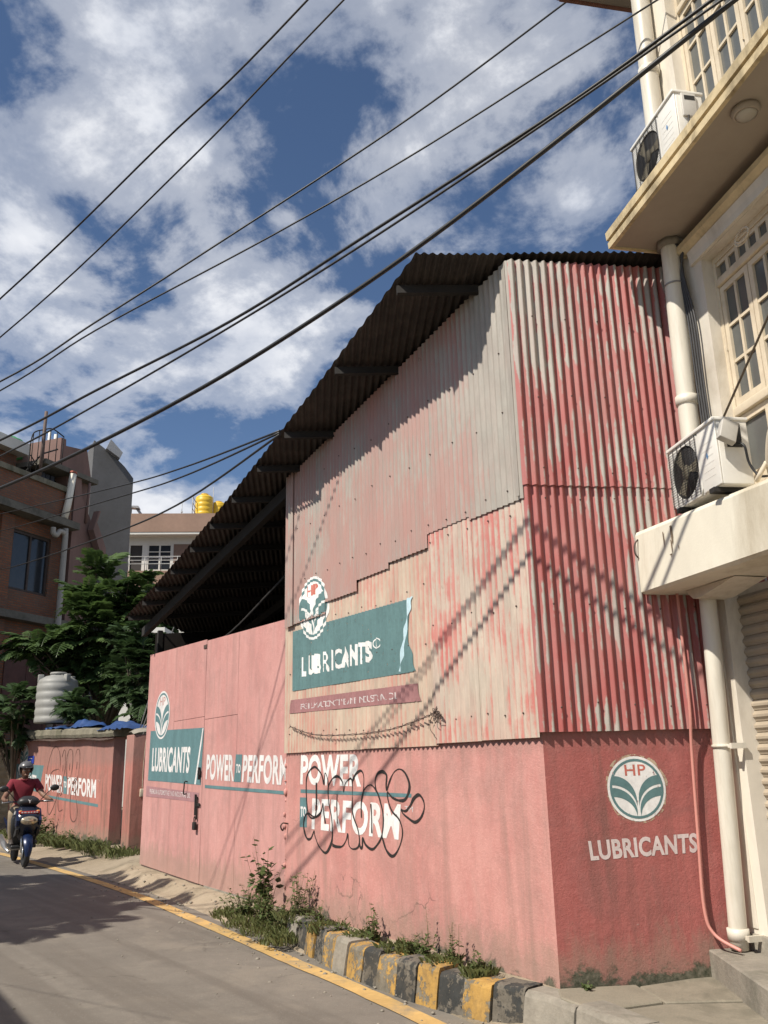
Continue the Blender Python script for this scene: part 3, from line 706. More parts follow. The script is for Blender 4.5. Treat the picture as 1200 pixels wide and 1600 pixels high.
# inner walls keep the shed dark
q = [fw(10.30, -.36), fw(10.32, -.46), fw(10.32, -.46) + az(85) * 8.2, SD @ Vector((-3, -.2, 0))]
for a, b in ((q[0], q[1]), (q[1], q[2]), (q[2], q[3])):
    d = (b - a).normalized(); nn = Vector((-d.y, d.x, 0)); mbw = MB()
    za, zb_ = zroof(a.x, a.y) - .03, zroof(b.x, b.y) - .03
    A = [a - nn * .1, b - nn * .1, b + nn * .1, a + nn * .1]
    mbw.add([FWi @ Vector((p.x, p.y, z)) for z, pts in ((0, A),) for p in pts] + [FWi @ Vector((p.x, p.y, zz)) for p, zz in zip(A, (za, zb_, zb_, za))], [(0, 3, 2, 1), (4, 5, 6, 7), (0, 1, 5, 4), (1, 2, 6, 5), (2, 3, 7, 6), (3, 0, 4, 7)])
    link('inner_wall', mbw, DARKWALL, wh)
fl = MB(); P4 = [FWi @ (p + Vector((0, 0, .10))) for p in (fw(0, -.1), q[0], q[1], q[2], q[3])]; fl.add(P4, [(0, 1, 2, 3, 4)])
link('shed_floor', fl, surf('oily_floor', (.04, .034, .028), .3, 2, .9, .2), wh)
# ---- painted signs on the street wall
def yf(x, z): return .0035 + .004 * min(1, x * 6, (4.13 - x) * 6) * (noise.noise(Vector((x * 2, z * 2, 1))) + .5 * noise.noise(Vector((x * 6, z * 6, 2)))) + .0018
def lettering(parent, body, TL, BL, BR, TR, mat, fn, M=None, step=None, zs=(), bold=.035, name='lettering'):
    return decal(name, fit(text_polys(body, bold), TL, BL, BR, TR), mat, parent, fn, M, step, zs)
ST = .08
lettering(wh, 'POWER', (3.737, 1.700), (3.761, 1.408), (2.490, 1.398), (2.476, 1.685), WHITE, yf, None, ST)
decal('sign_band', [[(3.752, 1.363), (3.752, 1.329), (1.656, 1.326), (1.654, 1.356)]], TEAL_G, wh, yf, None, ST)
tb = decal('sign_band', [[(3.765, 1.285), (3.764, 1.004), (3.600, 1.006), (3.602, 1.287)]], TEAL_G, wh, yf, None, ST)
lettering(tb, 'TO', (3.748, 1.20), (3.748, 1.10), (3.617, 1.10), (3.617, 1.20), WHITE_G, lambda x, z: yf(x, z) + .0008, None, ST)
lettering(wh, 'PERFORM', (3.482, 1.286), (3.494, 0.994), (1.870, 0.988), (1.822, 1.272), WHITE, yf, None, ST)
lettering(wh, 'TM', (1.765, 1.258), (1.768, 1.215), (1.64, 1.215), (1.637, 1.258), WHITE_T, yf, None, ST, bold=.0)
def ribbon(name, pts, w, mat, parent, fn, M=None, n=6):
    c = catmull([(x, 0, z) for x, z in pts], n); polys = []
    lf = []
    for i, p in enumerate(c):
        t = (c[min(i + 1, len(c) - 1)] - c[max(i - 1, 0)]); t = t.normalized() if t.length > 1e-6 else Vector((1, 0, 0))
        nn = Vector((-t.z, 0, t.x)); ww = w * (.75 + .8 * noise.noise(p * 4) + .25 * noise.noise(p * 17)); lf.append((p + nn * ww, p - nn * ww))
    bmx = bmesh.new(); vv = [(bmx.verts.new(a), bmx.verts.new(b)) for a, b in lf]
    for a, b in zip(vv, vv[1:]): bmx.faces.new((a[0], a[1], b[1], b[0]))
    for v in bmx.verts: v.co.y = fn(v.co.x, v.co.z)
    return link(name, MB().bm(bmx), mat, parent, M)
GR = [[(3.39, 1.43), (3.39, 1.19), (3.44, 1.1), (3.57, 1.14), (3.62, 1.36), (3.59, 1.5), (3.43, 1.58), (3.28, 1.51), (3.23, 1.42), (3.2, 1.52), (3.14, 1.45), (3.14, 1.34), (3.12, 1.24), (3.06, 1.11), (3.05, 0.95), (3.1, 0.86), (3.2, 0.8), (3.33, 0.85), (3.42, 0.94), (3.44, 0.98), (3.51, 0.91), (3.6, 0.91), (3.67, 1.01), (3.64, 1.11), (3.56, 1.14), (3.42, 1.11), (3.29, 1.16), (3.25, 1.24), (3.23, 1.16), (3.19, 1.06)],
 [(3.13, 1.33), (3.13, 1.4), (3.04, 1.47), (2.93, 1.49), (2.84, 1.44), (2.82, 1.35), (2.78, 1.43), (2.67, 1.47), (2.65, 1.38), (2.66, 1.21), (2.63, 1.13), (2.56, 1.04), (2.53, 0.95), (2.56, 0.89), (2.66, 0.87), (2.73, 0.9), (2.75, 0.99), (2.78, 0.94), (2.86, 0.88), (2.98, 0.87), (3.05, 0.88)],
 [(2.95, 1.33), (2.96, 1.22), (2.95, 1.07)], [(2.65, 1.45), (2.58, 1.51), (2.49, 1.54), (2.44, 1.49), (2.45, 1.36), (2.49, 1.26), (2.49, 1.14)],
 [(2.49, 1.14), (2.49, 1.28), (2.43, 1.38), (2.32, 1.42), (2.22, 1.37), (2.16, 1.29), (2.11, 1.16), (2.14, 1.01), (2.24, 0.92), (2.32, 0.89), (2.42, 0.92), (2.47, 0.97), (2.48, 0.9), (2.51, 0.89), (2.53, 0.92)],
 [(2.32, 1.26), (2.31, 1.15), (2.31, 1.02)],
 [(2.22, 1.36), (2.24, 1.44), (2.2, 1.51), (2.11, 1.53), (2.04, 1.5), (2.05, 1.42), (2.04, 1.38), (1.99, 1.45), (1.92, 1.52), (1.83, 1.55), (1.74, 1.52), (1.68, 1.44), (1.69, 1.37), (1.75, 1.31), (1.84, 1.3), (1.95, 1.32), (2.03, 1.36), (2.02, 1.29), (1.96, 1.21), (1.85, 1.15), (1.8, 1.06), (1.84, 0.96), (1.92, 0.88), (1.99, 0.86), (2.07, 0.9), (2.12, 0.97), (2.14, 1.01)],
 [(1.82, 1.23), (1.75, 1.22), (1.68, 1.26), (1.62, 1.32), (1.54, 1.35), (1.48, 1.31), (1.47, 1.25), (1.52, 1.18), (1.61, 1.14), (1.72, 1.17), (1.79, 1.2), (1.82, 1.23)]]
for gpts in GR: ribbon('graffiti_stroke', gpts, .0122, BLACKP, wh, lambda x, z: yf(x, z) + .0022)
# sign on the corrugated sheets: follows every corrugation
def yc(x, z):
    b = .0265
    if z > 3.055 and x > 3.13: b = .0465
    elif z > 3.172 and x > 2.46: b = .0465
    return b + prof(x) + wob(x, z) + .0022
CS, ZS = PIT / 8, (3.054, 3.171)
mid_ = [(3.896, 2.983), (3.921, 2.353), (1.62, 2.326), (1.498, 2.33), (1.60, 2.62), (1.62, 2.66), (1.555, 2.944)]
decal('sign_panel', [mid_], TEAL, wh, yc, None, CS)
f2 = lambda x, z: yc(x, z) + .0010
decal('sign_stripe', [[(1.50, 2.955), (1.58, 2.953), (1.63, 2.75), (1.60, 2.76)], [(1.60, 2.76), (1.63, 2.75), (1.69, 2.60), (1.65, 2.55)], [(1.65, 2.55), (1.69, 2.60), (1.765, 2.35), (1.745, 2.345)]], LBLUE, wh, f2, None, CS)
for ch, xa, xb, bd, m_ in (('L', 3.682, 3.56, .06, WHITE), ('U', 3.53, 3.39, .06, WHITE), ('B', 3.375, 3.225, .055, WHITE), ('R', 3.195, 3.045, .02, WHITE), ('I', 3.015, 2.96, .0, WHITE), ('C', 2.94, 2.80, .02, WHITE), ('A', 2.79, 2.64, .06, WHITE), ('N', 2.625, 2.485, .04, WHITE), ('T', 2.475, 2.345, .03, WHITE), ('S', 2.34, 2.215, .055, WHITE)):
    lettering(wh, ch, (xa, 2.684), (xa, 2.484), (xb, 2.476), (xb, 2.672), m_, f2, None, CS, (), bd)
an = [[(2.125 + .055 * cos(a), 2.635 + .05 * sin(a)), (2.125 + .055 * cos(b), 2.635 + .05 * sin(b)), (2.125 + .046 * cos(b), 2.635 + .041 * sin(b)), (2.125 + .046 * cos(a), 2.635 + .041 * sin(a))] for a, b in ((2 * pi * i / 20, 2 * pi * (i + 1) / 20) for i in range(20))]
rm = decal('registered_mark', an, WHITE, wh, f2, None, CS)
lettering(rm, 'R', (2.15, 2.665), (2.15, 2.605), (2.105, 2.605), (2.105, 2.665), WHITE, f2, None, CS, (), .0)
decal('sign_band', [[(3.947, 2.262), (3.962, 2.125), (1.43, 2.078), (1.472, 2.225)]], MAUVE, wh, yc, None, CS)
lettering(wh, 'PREMIUM AUTOMOTIVE AND INDUSTRIAL OIL', (3.69, 2.205), (3.69, 2.15), (1.80, 2.122), (1.80, 2.18), WHITE_T, f2, None, CS, (), .0)
emblem(wh, 3.395, 3.16, .335, .328, lambda x, z: yc(x, z) + .0005, None, CS, ZS, d=.0010)
# strand of old wire on the sheets
wpts = [(3.917, .05, 1.99), (3.318, .06, 1.885), (2.535, .06, 1.856), (1.862, .06, 1.873), (1.30, .06, 1.95), (1.179, .065, 1.985), (1.14, .07, 2.0)]
ws = MB(); wc = catmull(wpts, 10); ws.tube([p + Vector((0, .004 * sin(i * 1.1), .006 * cos(i * 1.1))) for i, p in enumerate(wc)], .0035, 5); ws.tube([p + Vector((0, -.004 * sin(i * 1.1), -.006 * cos(i * 1.1))) for i, p in enumerate(wc)], .0035, 5)
for p in wc[::3]: ws.tube([p + Vector((0, 0, .02)), p, p + Vector((.012, .01, -.022))], .0028, 4)
for k in range(5): ws.tube(catmull([(1.16, .06, 1.985), (1.12 + R.uniform(-.06, .06), .09, 1.98 + R.uniform(-.03, .05)), (1.1 + R.uniform(-.05, .12), .07, 1.95 - R.uniform(0, .08)), (1.17, .06, 1.98)], 5), .003, 4)
ws.tube(catmull([(1.18, .06, 1.98), (1.24, .065, 1.92), (1.26, .06, 1.85), (1.20, .06, 1.80)], 5), .003, 4)
thing('barbed_wire', 'loose sagging strand of rusty twisted wire strung across the corrugated sheets below the faded sign', 'wire', FW, None, ws.mesh('barbed_wire'), RUST)
# badge and lettering on the red side wall
def ys(x, z): return .0035 + .004 * min(1, (x + 3) * 6, -x * 6) * (noise.noise(Vector((x * 2, z * 2, 1))) + .5 * noise.noise(Vector((x * 6, z * 6, 2)))) + .0018
emblem(wh, -.632, 1.400, .207, .208, ys, SDl, .05, (), d=.0008)
HALO = mat_decal('cream_overspray', (.50, .38, .27), .75, scale=14, stretch=(1, 1, 1))
ha = []
for i in range(36):
    a, b = 2 * pi * i / 36, 2 * pi * (i + 1) / 36; ro_ = lambda t: .222 + .018 * noise.noise(Vector((cos(t) * 2, sin(t) * 2, 1)))
    ha.append([(-.632 + .2 * cos(a), 1.4 + .2 * sin(a)), (-.632 + .2 * cos(b), 1.4 + .2 * sin(b)), (-.632 + ro_(b) * cos(b), 1.4 + ro_(b) * sin(b)), (-.632 + ro_(a) * cos(a), 1.4 + ro_(a) * sin(a))])
decal('overspray', ha, HALO, wh, lambda x, z: ys(x, z) - .0007, SDl, .05)
SW = mat_decal('chalky_white_letters', (.66, .56, .54), .12, scale=40)
lettering(wh, 'LUBRICANTS', (-.258, 1.084), (-.268, .962), (-1.018, .985), (-1.028, 1.108), SW, ys, SDl, .05, (), .035)
# pink plastic hose down the side wall
hz = MB().tube(catmull([(-1.045, .085, 2.75), (-1.04, .085, 1.95), (-1.038, .05, 1.663), (-1.02, .035, 1.112), (-1.0, .04, .655), (-1.03, .08, .50), (-1.12, .22, .425)], 8), .011, 8)
thing('drain_hose', 'thin pink painted hose running down the red side wall to the step', 'hose', SD, None, hz.mesh('drain_hose'), surf('pink_hose', (.55, .24, .2), .1, 4, .5, 0))

# ================================================================== GATE
gt = thing('metal_gate', 'tall pink sheet metal double gate painted with teal and white signs', 'gate', FW)
GY = -.12
def gtop(s): return 3.206 + (s - 4.455) * .0352 + (.02 if s > 7.07 else 0)
def gbot(s): return .145 + .025 * abs(s - 7.0) / 2.8
leafs = []
for (a, b) in ((4.28, 7.068), (7.082, 9.86)):
    mb = MB()
    for x in (a + .02, b - .06): mb.box((x, GY - .07, gbot(x) + .02), (x + .04, GY - .03, gtop(x) - .02))
    for zf in (.05, .5, .97):
        z0 = gbot(a) + (gtop(a) - gbot(a)) * zf; mb.box((a + .06, GY - .068, z0 - .02), (b - .06, GY - .032, z0 + .02))
    leafs.append(link('gate_leaf', mb, RUST, gt))
def panel(par, x0, x1, z0, z1):
    bmx = bmesh.new(); n = 8; rows = []
    for i in range(n + 1):
        x = x0 + (x1 - x0) * i / n; a = z0(x) if callable(z0) else z0; b = z1(x) if callable(z1) else z1
        rows.append([bmx.verts.new((x, GY + .0025 * noise.noise(Vector((x * 1.7, k * .9, x0 * 3))) * (0 if k in (0, 8) else 1), a + (b - a) * k / 8)) for k in range(9)])
    for r1, r2 in zip(rows, rows[1:]):
        for k in range(8): bmx.faces.new((r1[k], r1[k + 1], r2[k + 1], r2[k]))
    ex = bmesh.ops.extrude_face_region(bmx, geom=bmx.faces[:])
    for v in ex['geom']:
        if isinstance(v, bmesh.types.BMVert): v.co.y -= .012
    bmesh.ops.recalc_face_normals(bmx, faces=bmx.faces[:])
    return link('panel', MB().bm(bmx, None, False), GATEP, par)
panel(leafs[0], 4.28, 5.852, gbot, gtop); panel(leafs[0], 5.858, 7.068, gbot, 2.222); panel(leafs[0], 5.858, 7.068, 2.228, gtop)
panel(leafs[1], 7.082, 8.427, gbot, 2.262); panel(leafs[1], 7.082, 8.427, 2.268, gtop); panel(leafs[1], 8.433, 9.86, gbot, gtop)
link('bottom_rail', MB().prism([(4.4, .12), (6.85, .105), (6.85, .150), (4.4, .160)], GY - .02, GY + .012), CONC, leafs[0])
link('bottom_rail', MB().prism([(7.2, .11), (9.8, .14), (9.8, .18), (7.2, .15)], GY - .04, GY - .01), RUST, leafs[1])
link('hinge', MB().box((7.06, GY - .01, gtop(7.05) - .10), (7.18, GY + .012, gtop(7.05) - .05)), RUST, leafs[1])
yg = lambda x, z: GY + .0030
yg2 = lambda x, z: yg(x, z) + .0010
L1, L0 = leafs[1], leafs[0]
decal('sign_panel', [[(9.611, 2.174), (9.623, 1.419), (7.129, 1.372), (7.075, 2.117)]], TEAL_G, L1, yg)
decal('sign_stripe', [[(7.13, 2.11), (7.085, 2.113), (7.325, 1.376), (7.39, 1.378)]], WHITE_G, L1, yg2)
lettering(L1, 'LUBRICANTS', (9.447, 1.913), (9.441, 1.553), (7.636, 1.521), (7.592, 1.884), WHITE_G, yg2, None, .2)
decal('sign_band', [[(9.684, 1.335), (9.692, 1.178), (7.243, 1.150), (7.172, 1.27)]], MAUVE_G, L1, yg)
lettering(L1, 'PREMIUM AUTOMOTIVE AND INDUSTRIAL OIL', (9.485, 1.294), (9.485, 1.222), (7.535, 1.195), (7.532, 1.262), WHITE_T, yg2, None, None, (), .01)
emblem(L1, 9.03, 2.395, .385, .365, lambda x, z: yg(x, z) + .0015, None, None, (), WHITE_G, TEAL_G, REDLET_G, .0008)
lettering(L0, 'POWER', (6.913, 1.765), (6.943, 1.441), (5.915, 1.420), (5.936, 1.743), WHITE_G, yg)
tb = decal('sign_band', [[(5.870, 1.743), (5.915, 1.42), (5.690, 1.417), (5.660, 1.739)]], TEAL_G, L0, yg)
lettering(tb, 'TO', (5.845, 1.63), (5.855, 1.525), (5.705, 1.52), (5.70, 1.625), WHITE_G, yg2)
lettering(L0, 'PERFORM', (5.615, 1.735), (5.655, 1.415), (4.345, 1.388), (4.33, 1.708), WHITE_G, yg)
decal('sign_band', [[(6.963, 1.374), (6.959, 1.335), (4.32, 1.295), (4.32, 1.331)]], TEAL_G, L0, yg)
hs = MB().box((7.19, GY + .012, .93), (7.215, GY + .03, 1.22)).box((7.25, GY + .012, .98), (7.28, GY + .03, 1.25)).box((7.10, GY + .012, 1.10), (7.30, GY + .022, 1.14)).bbox((7.17, GY + .02, .80), (7.26, GY + .06, .90), .01).tube(catmull([(7.19, GY + .04, .9), (7.19, GY + .04, .95), (7.215, GY + .04, .97), (7.24, GY + .04, .95), (7.24, GY + .04, .9)], 4), .007, 6)
link('hasp', hs, STEEL, L1)
link('latch', MB().box((7.10, GY + .012, 1.50), (7.20, GY + .03, 1.56)).box((7.13, GY + .012, 1.44), (7.16, GY + .04, 1.60)), STEEL, L1)
link('pull_handle', MB().tube(catmull([(7.66, GY + .01, 1.41), (7.66, GY + .05, 1.41), (7.68, GY + .05, 1.33), (7.69, GY + .05, 1.25), (7.69, GY + .01, 1.25)], 3), .009, 6), STEEL, L1)

# ================================================================== COMPOUND BUILDING WITH FLAT ROOF, PIER
CWP = Vector((-5.706, 18.507, 0)); CW = frame(CWP, -39)
cwt = thing('compound_wall', 'low pink street wall with mossy concrete coping and painted oil sign behind the scooter', 'wall', CW)
link('wall_body', MB().prism([(0, -.1), (6.85, -.1), (6.85, 2.42), (0, 2.24)], -.25, 0), PINK_FAR, cwt)
cp = MB()
bmx = bmesh.new(); rows = []
for i in range(41):
    x = -.12 + 7.0 * i / 40; zb_ = 2.245 + .18 * x / 6.85 + R.uniform(-.012, .012); zt_ = 2.44 + .20 * x / 6.85 + .03 * noise.noise(Vector((x * 2, 0, 0)))
    yo_ = .06 + .03 * noise.noise(Vector((x * 3, 1, 0)))
    rows.append([bmx.verts.new(p) for p in ((x, yo_ - .01, zb_), (x, yo_ + .02, zb_ + .07), (x, yo_, zt_ - .03), (x, yo_ - .05, zt_), (x, -3.4, zt_ + .02), (x, -3.4, zb_))])
for a, b in zip(rows, rows[1:]):
    for k in range(6): bmx.faces.new((a[k], b[k], b[(k + 1) % 6], a[(k + 1) % 6]))
bmx.faces.new(rows[0]); bmx.faces.new(list(reversed(rows[-1]))); bmesh.ops.recalc_face_normals(bmx, faces=bmx.faces[:])
link('coping', MB().bm(bmx), CONC_MOSS, cwt)
mb = MB(); mb.at = []; n = 400
for i in range(n + 1):
    x = -.02 + 7.1 * i / n; z = 2.225 + .18 * x / 6.85 + .012 * cos(2 * pi * x / .075)
    for y in (-.02, .13): mb.v.append((x, y, z - .03 * (y > 0) - (.03 * noise.noise(Vector((x, 0, 0))) if y > 0 else 0))); mb.at.append(.5)
for i in range(n): mb.f.append((2 * i, 2 * i + 2, 2 * i + 3, 2 * i + 1)); mb.sm.append(True)
link('corrugated_drip_edge', mb, RUST, cwt)
yw = lambda x, z: .002
yw2 = lambda x, z: .0035
decal('sign_panel', [[(6.47, 1.79), (6.38, 1.22), (4.50, 1.10), (4.29, 1.725)]], TEAL_G, cwt, yw)
emblem(cwt, 5.89, 1.975, .33, .30, lambda x, z: .0042, None, None, (), WHITE_G, TEAL_G, REDLET_G, .0012)
lettering(cwt, 'LUBRICANTS', (6.33, 1.59), (6.28, 1.27), (4.76, 1.215), (4.77, 1.50), WHITE_G, yw2)
lettering(cwt, 'POWER', (4.11, 1.53), (4.07, 1.15), (2.83, 1.09), (2.90, 1.49), WHITE_G, yw)
tb = decal('sign_band', [[(2.85, 1.475), (2.79, 1.09), (2.56, 1.085), (2.62, 1.46)]], TEAL_G, cwt, yw)
lettering(tb, 'TO', (2.80, 1.36), (2.78, 1.22), (2.61, 1.22), (2.63, 1.36), WHITE_G, yw2)
lettering(cwt, 'PERFORM', (2.55, 1.46), (2.52, 1.075), (.80, 1.02), (.84, 1.40), WHITE_G, yw)
lettering(cwt, 'TM', (.76, 1.40), (.76, 1.34), (.62, 1.335), (.62, 1.395), REDLET_G, yw, None, None, (), .0)
decal('sign_band', [[(3.98, 1.05), (3.97, .995), (.64, .845), (.65, .905)]], TEAL_G, cwt, yw)
for pts in ([(4.0, 1.05), (4.02, 1.6), (3.75, 2.08), (3.4, 2.12), (3.15, 1.85), (3.12, 1.4), (3.2, 1.0), (3.6, .62), (3.8, .85), (3.75, 1.5), (3.3, 1.63), (3.12, 1.60)], [(3.05, 1.9), (2.95, 2.05), (2.85, 2.0), (2.80, 1.6), (2.95, 1.3), (3.1, 1.0), (3.0, .72), (2.75, .75)], [(2.72, 1.9), (2.6, 2.05), (2.4, 2.02), (2.32, 1.75), (2.38, 1.5), (2.6, 1.42), (2.72, 1.6), (2.72, 1.9)], [(2.2, 1.9), (2.1, 2.04), (1.95, 2.02), (1.88, 1.75), (1.95, 1.45), (2.15, 1.3)], [(2.1, 1.4), (1.95, 1.0), (1.8, .7), (1.95, .52), (2.2, .6), (2.3, 1.0), (2.15, 1.35)], [(3.2, 1.2), (3.0, 1.28), (2.85, 1.18), (2.95, 1.05), (3.1, 1.15)], [(2.25, 1.3), (2.05, 1.42), (1.9, 1.3), (2.05, 1.12), (2.2, 1.22)], [(2.5, 1.75), (2.5, 1.6)], [(2.05, 1.78), (2.05, 1.62)], [(2.95, 1.72), (2.93, 1.58)]):
    ribbon('graffiti_stroke', pts, .013, GREYP, cwt, lambda x, z: .0065)
pl = thing('address_plate', 'small blue enamel plate on the pink wall beside the round badge', 'sign', CW, None, MB().bbox((5.05, .004, 1.78), (5.52, .018, 1.965), .004).mesh('address_plate'), surf('blue_enamel', (.03, .06, .36), .1, 4, .4, 0))
link('print', MB().box((5.18, .0185, 1.895), (5.40, .0195, 1.915)).box((5.22, .0185, 1.83), (5.36, .0195, 1.845)), WHITE_G, pl)
PR = frame((-5.05, 17.15, 0), -31)
prt = thing('gate_pier', 'square pink masonry pier with a sandy cap beside the black gap of the gate', 'pier', PR)
link('pier_body', MB().bbox((-.52, -.62, -.1), (0, .0, 2.22), .015), PINK_FAR, prt)
bmx = bmesh.new(); bmesh.ops.create_grid(bmx, x_segments=6, y_segments=6, size=.5)
for v in bmx.verts: v.co = Vector((-.26 + v.co.x * .54, -.31 + v.co.y * .64, 2.22 + .13 * max(0, 1 - (abs(v.co.x * 2) ** 3 + abs(v.co.y * 2) ** 3) * .6) + .02 * noise.noise(v.co * 7)))
link('pier_cap', MB().bm(bmx, None, True), CONC, prt)
jb = thing('junction_box', 'small grey electrical box on the side of the pink pier with a white cable', 'box', PR, None, MB().bbox((-.56, -.26, 1.10), (-.522, -.16, 1.24), .008).mesh('junction_box'), CREAM_D)
link('cable', MB().tube(catmull([(-.545, -.2, 1.24), (-.54, -.2, 1.6), (-.535, -.22, 2.0), (-.5, -.25, 2.28), (-.3, -.3, 2.42), (-.1, -.3, 2.38)], 6), .006, 6), CREAM_D, jb)
pp = MB().tube([(-.30, -.45, 2.2), (-.30, -.45, 3.75)], .035, 8)
thing('steel_pole', 'thin dark steel pole with slack cables rising behind the pink pier', 'pole', PR, None, pp.mesh('steel_pole'), RUST)
for k in range(4):
    a = Vector((-.30, -.45, 2.5 + .28 * k)); cb = MB().tube(catmull([a + Vector((-.4 - .1 * k, -.1, .95)), a + Vector((-.1, 0, .2)), a + Vector((.15, .05, -.25)), a + Vector((.35 + .1 * k, .1, -.35 - .2 * k))], 6), .011, 5)
    thing('slack_cable', ['lowest slack grey cable crossing the steel pole behind the pink pier', 'slack grey cable second from the bottom at the steel pole', 'slack grey cable second from the top at the steel pole', 'highest slack grey cable drooping past the steel pole'][k], 'cable', PR, 'slack cables at the steel pole', cb.mesh('slack_cable'), GREYM)
link('dark_gap', MB().box((-2.2, -.7, 0), (-.9, -.6, .1)), DIRT, None, PR, kind='stuff') if False else None

# ================================================================== RIGHT BUILDING
BF = frame((2.241, 6.242), -16.5); BFi = BF.inverted()
BU = frame((2.354, 5.858), -11.5); BUl = BFi @ BU
bd = thing('shop_building', 'cream two storey building with roller shutter, ledge and overhanging balcony slab at the right', 'building', BF)
# ground floor
link('wall', MB().box((-.30, -.35, .30), (-.02, -.03, 2.72)).box((-7.5, -.5, .30), (-2.75, -.03, 2.72)).box((-2.75, -.5, 2.60), (-.25, -.155, 2.72)), CREAM, bd)
link('plinth', MB().bbox((-.33, -.34, .30), (-.005, -.008, .50), .008), CONC, bd)
link('shutter_guide', MB().bbox((-.212, -.16, .53), (-.112, -.022, 2.66), .006), CREAM, bd)
link('shutter_guide', MB().bbox((-2.75, -.16, .53), (-2.66, -.022, 2.66), .006), CREAM, bd)
sh_ = link('roller_shutter', MB().box((-2.70, -.17, .43), (-.19, -.162, 2.66)), STEEL, bd)
slm = MB(); pr = [(.000, .0), (.006, .004), (.009, .014), (.022, .03), (.022, .046), (.009, .060), (.004, .066), (.0, .0705)]
n = len(pr)
slm.add([(x, y, z) for x in (-2.69, -.195) for y, z in pr], [(i, i + 1, n + i + 1, n + i) for i in range(n - 1)] + [tuple(range(n)), tuple(reversed(range(n, 2 * n)))], False)
slm = slm.mesh('slat'); slm.materials.append(SHUT)
z = .455
while z < 2.62: link('slat', slm, None, sh_, Matrix.Translation((0, -.155, z))); z += .0715
# ledge over the shop front
lg = MB(); bmx = bmesh.new(); rows = []
for i in range(31):
    x = -7.5 + (7.5 - .06) * i / 30; j = lambda: R.uniform(-.004, .004); zt_ = 3.165 + .027 * x
    rows.append([bmx.verts.new(p) for p in ((x, -.05, 2.715), (x, .44, 2.705 + j()), (x, .468, 2.722), (x, .470 + j(), zt_ - .03), (x, .455, zt_ - .004), (x, .42, zt_ + j()), (x, -.05, zt_))])
for a, b in zip(rows, rows[1:]):
    for k in range(7): bmx.faces.new((a[k], b[k], b[(k + 1) % 7], a[(k + 1) % 7]))
bmx.faces.new(rows[0]); bmx.faces.new(list(reversed(rows[-1]))); bmesh.ops.recalc_face_normals(bmx, faces=bmx.faces[:])
LEDGE = surf('stained_ledge_paint', (.70, .655, .54), .08, 1.6, .75, .25, 45, (.33, .27, .18), .65, (1, 1, .35))
link('ledge', MB().bm(bmx), LEDGE, bd)
link('beam_haunch', MB().prism([(-.75, 2.706), (-.40, 2.64), (-.30, 2.64), (-.22, 2.706)], -.03, .22), CREAM, bd)
st_ = MB()
for (x, z, w, h) in ((-.405, 3.02, .012, .11), (-.50, 3.03, .026, .13), (-.485, 2.95, .012, .10), (-.56, 2.93, .008, .03), (-.47, 2.90, .03, .012)):
    pts = [(x - w * R.uniform(.3, .6), z + h / 2), (x + w * .5, z + h / 2), (x + w * .4, z), (x + w * .1, z - h / 2), (x - w * .2, z - h * .4), (x - w * .5, z)]
    st_.add([(a, .4755, b) for a, b in pts], [tuple(range(6))])
link('damp_stain', st_, surf('damp_stain', (.20, .15, .10), .4, 20, .9, 0), bd, None, kind='stuff')
link('iron_hook', MB().tube(catmull([(-.09, .47, 3.10), (-.09, .50, 3.06), (-.085, .50, 3.0), (-.08, .475, 2.97)], 4), .006, 6), RUST, bd)
# first floor wall (pier, reveal, lintel)
def facade(z0, z1, zw0, zw1, xr=-.205, xw=-2.35):
    mb = MB().box((xr, -.28, z0), (.12, 0, z1)).box((xw, -.28, zw1), (xr, 0, z1))
    if zw0 > z0: mb.box((xw, -.28, z0), (xr, 0, zw0))
    mb.box((-7.5, -.28, z0), (xw, 0, z1)); return mb
link('wall', facade(3.10, 5.41, 3.10, 5.14), CREAM, bd, BUl)
link('cornice', MB().prism([(0, 5.255), (.03, 5.255), (.075, 5.30), (.075, 5.345), (0, 5.345)], -7.5, -.03, BUl @ Matrix(((0, 1, 0, 0), (1, 0, 0, 0), (0, 0, 1, 0), (0, 0, 0, 1)))), FASCIA, bd)
link('cornice', MB().prism([(0, 5.145), (.028, 5.145), (.028, 5.20), (.04, 5.253), (0, 5.253)], -7.5, -.10, BUl @ Matrix(((0, 1, 0, 0), (1, 0, 0, 0), (0, 0, 1, 0), (0, 0, 0, 1)))), CREAM, bd)
# balcony slab
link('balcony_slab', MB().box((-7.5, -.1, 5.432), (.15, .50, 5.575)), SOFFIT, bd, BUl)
fs_ = MB(); pr = [(.50, 5.412), (.532, 5.412), (.536, 5.462), (.522, 5.466), (.522, 5.480), (.545, 5.484), (.549, 5.548), (.50, 5.552)]
for i in range(30):
    pass
link('fascia', MB().prism(pr, -7.5, .165, BUl @ Matrix(((0, 1, 0, 0), (1, 0, 0, 0), (0, 0, 1, 0), (0, 0, 0, 1)))), FASCIA, bd)
link('fascia', MB().box((.150, -.1, 5.414), (.168, .498, 5.55)), FASCIA, bd, BUl)
# upper floor
link('wall', facade(5.58, 8.42, 5.58, 7.75), CREAM, bd, BUl)
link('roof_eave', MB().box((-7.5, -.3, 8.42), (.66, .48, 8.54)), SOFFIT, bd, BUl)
link('fascia', MB().box((-7.5, .482, 8.4), (.68, .51, 8.56)).box((.662, -.3, 8.4), (.69, .48, 8.56)), surf('red_brown_fascia', (.22, .10, .07), .2, 3), bd, BUl)
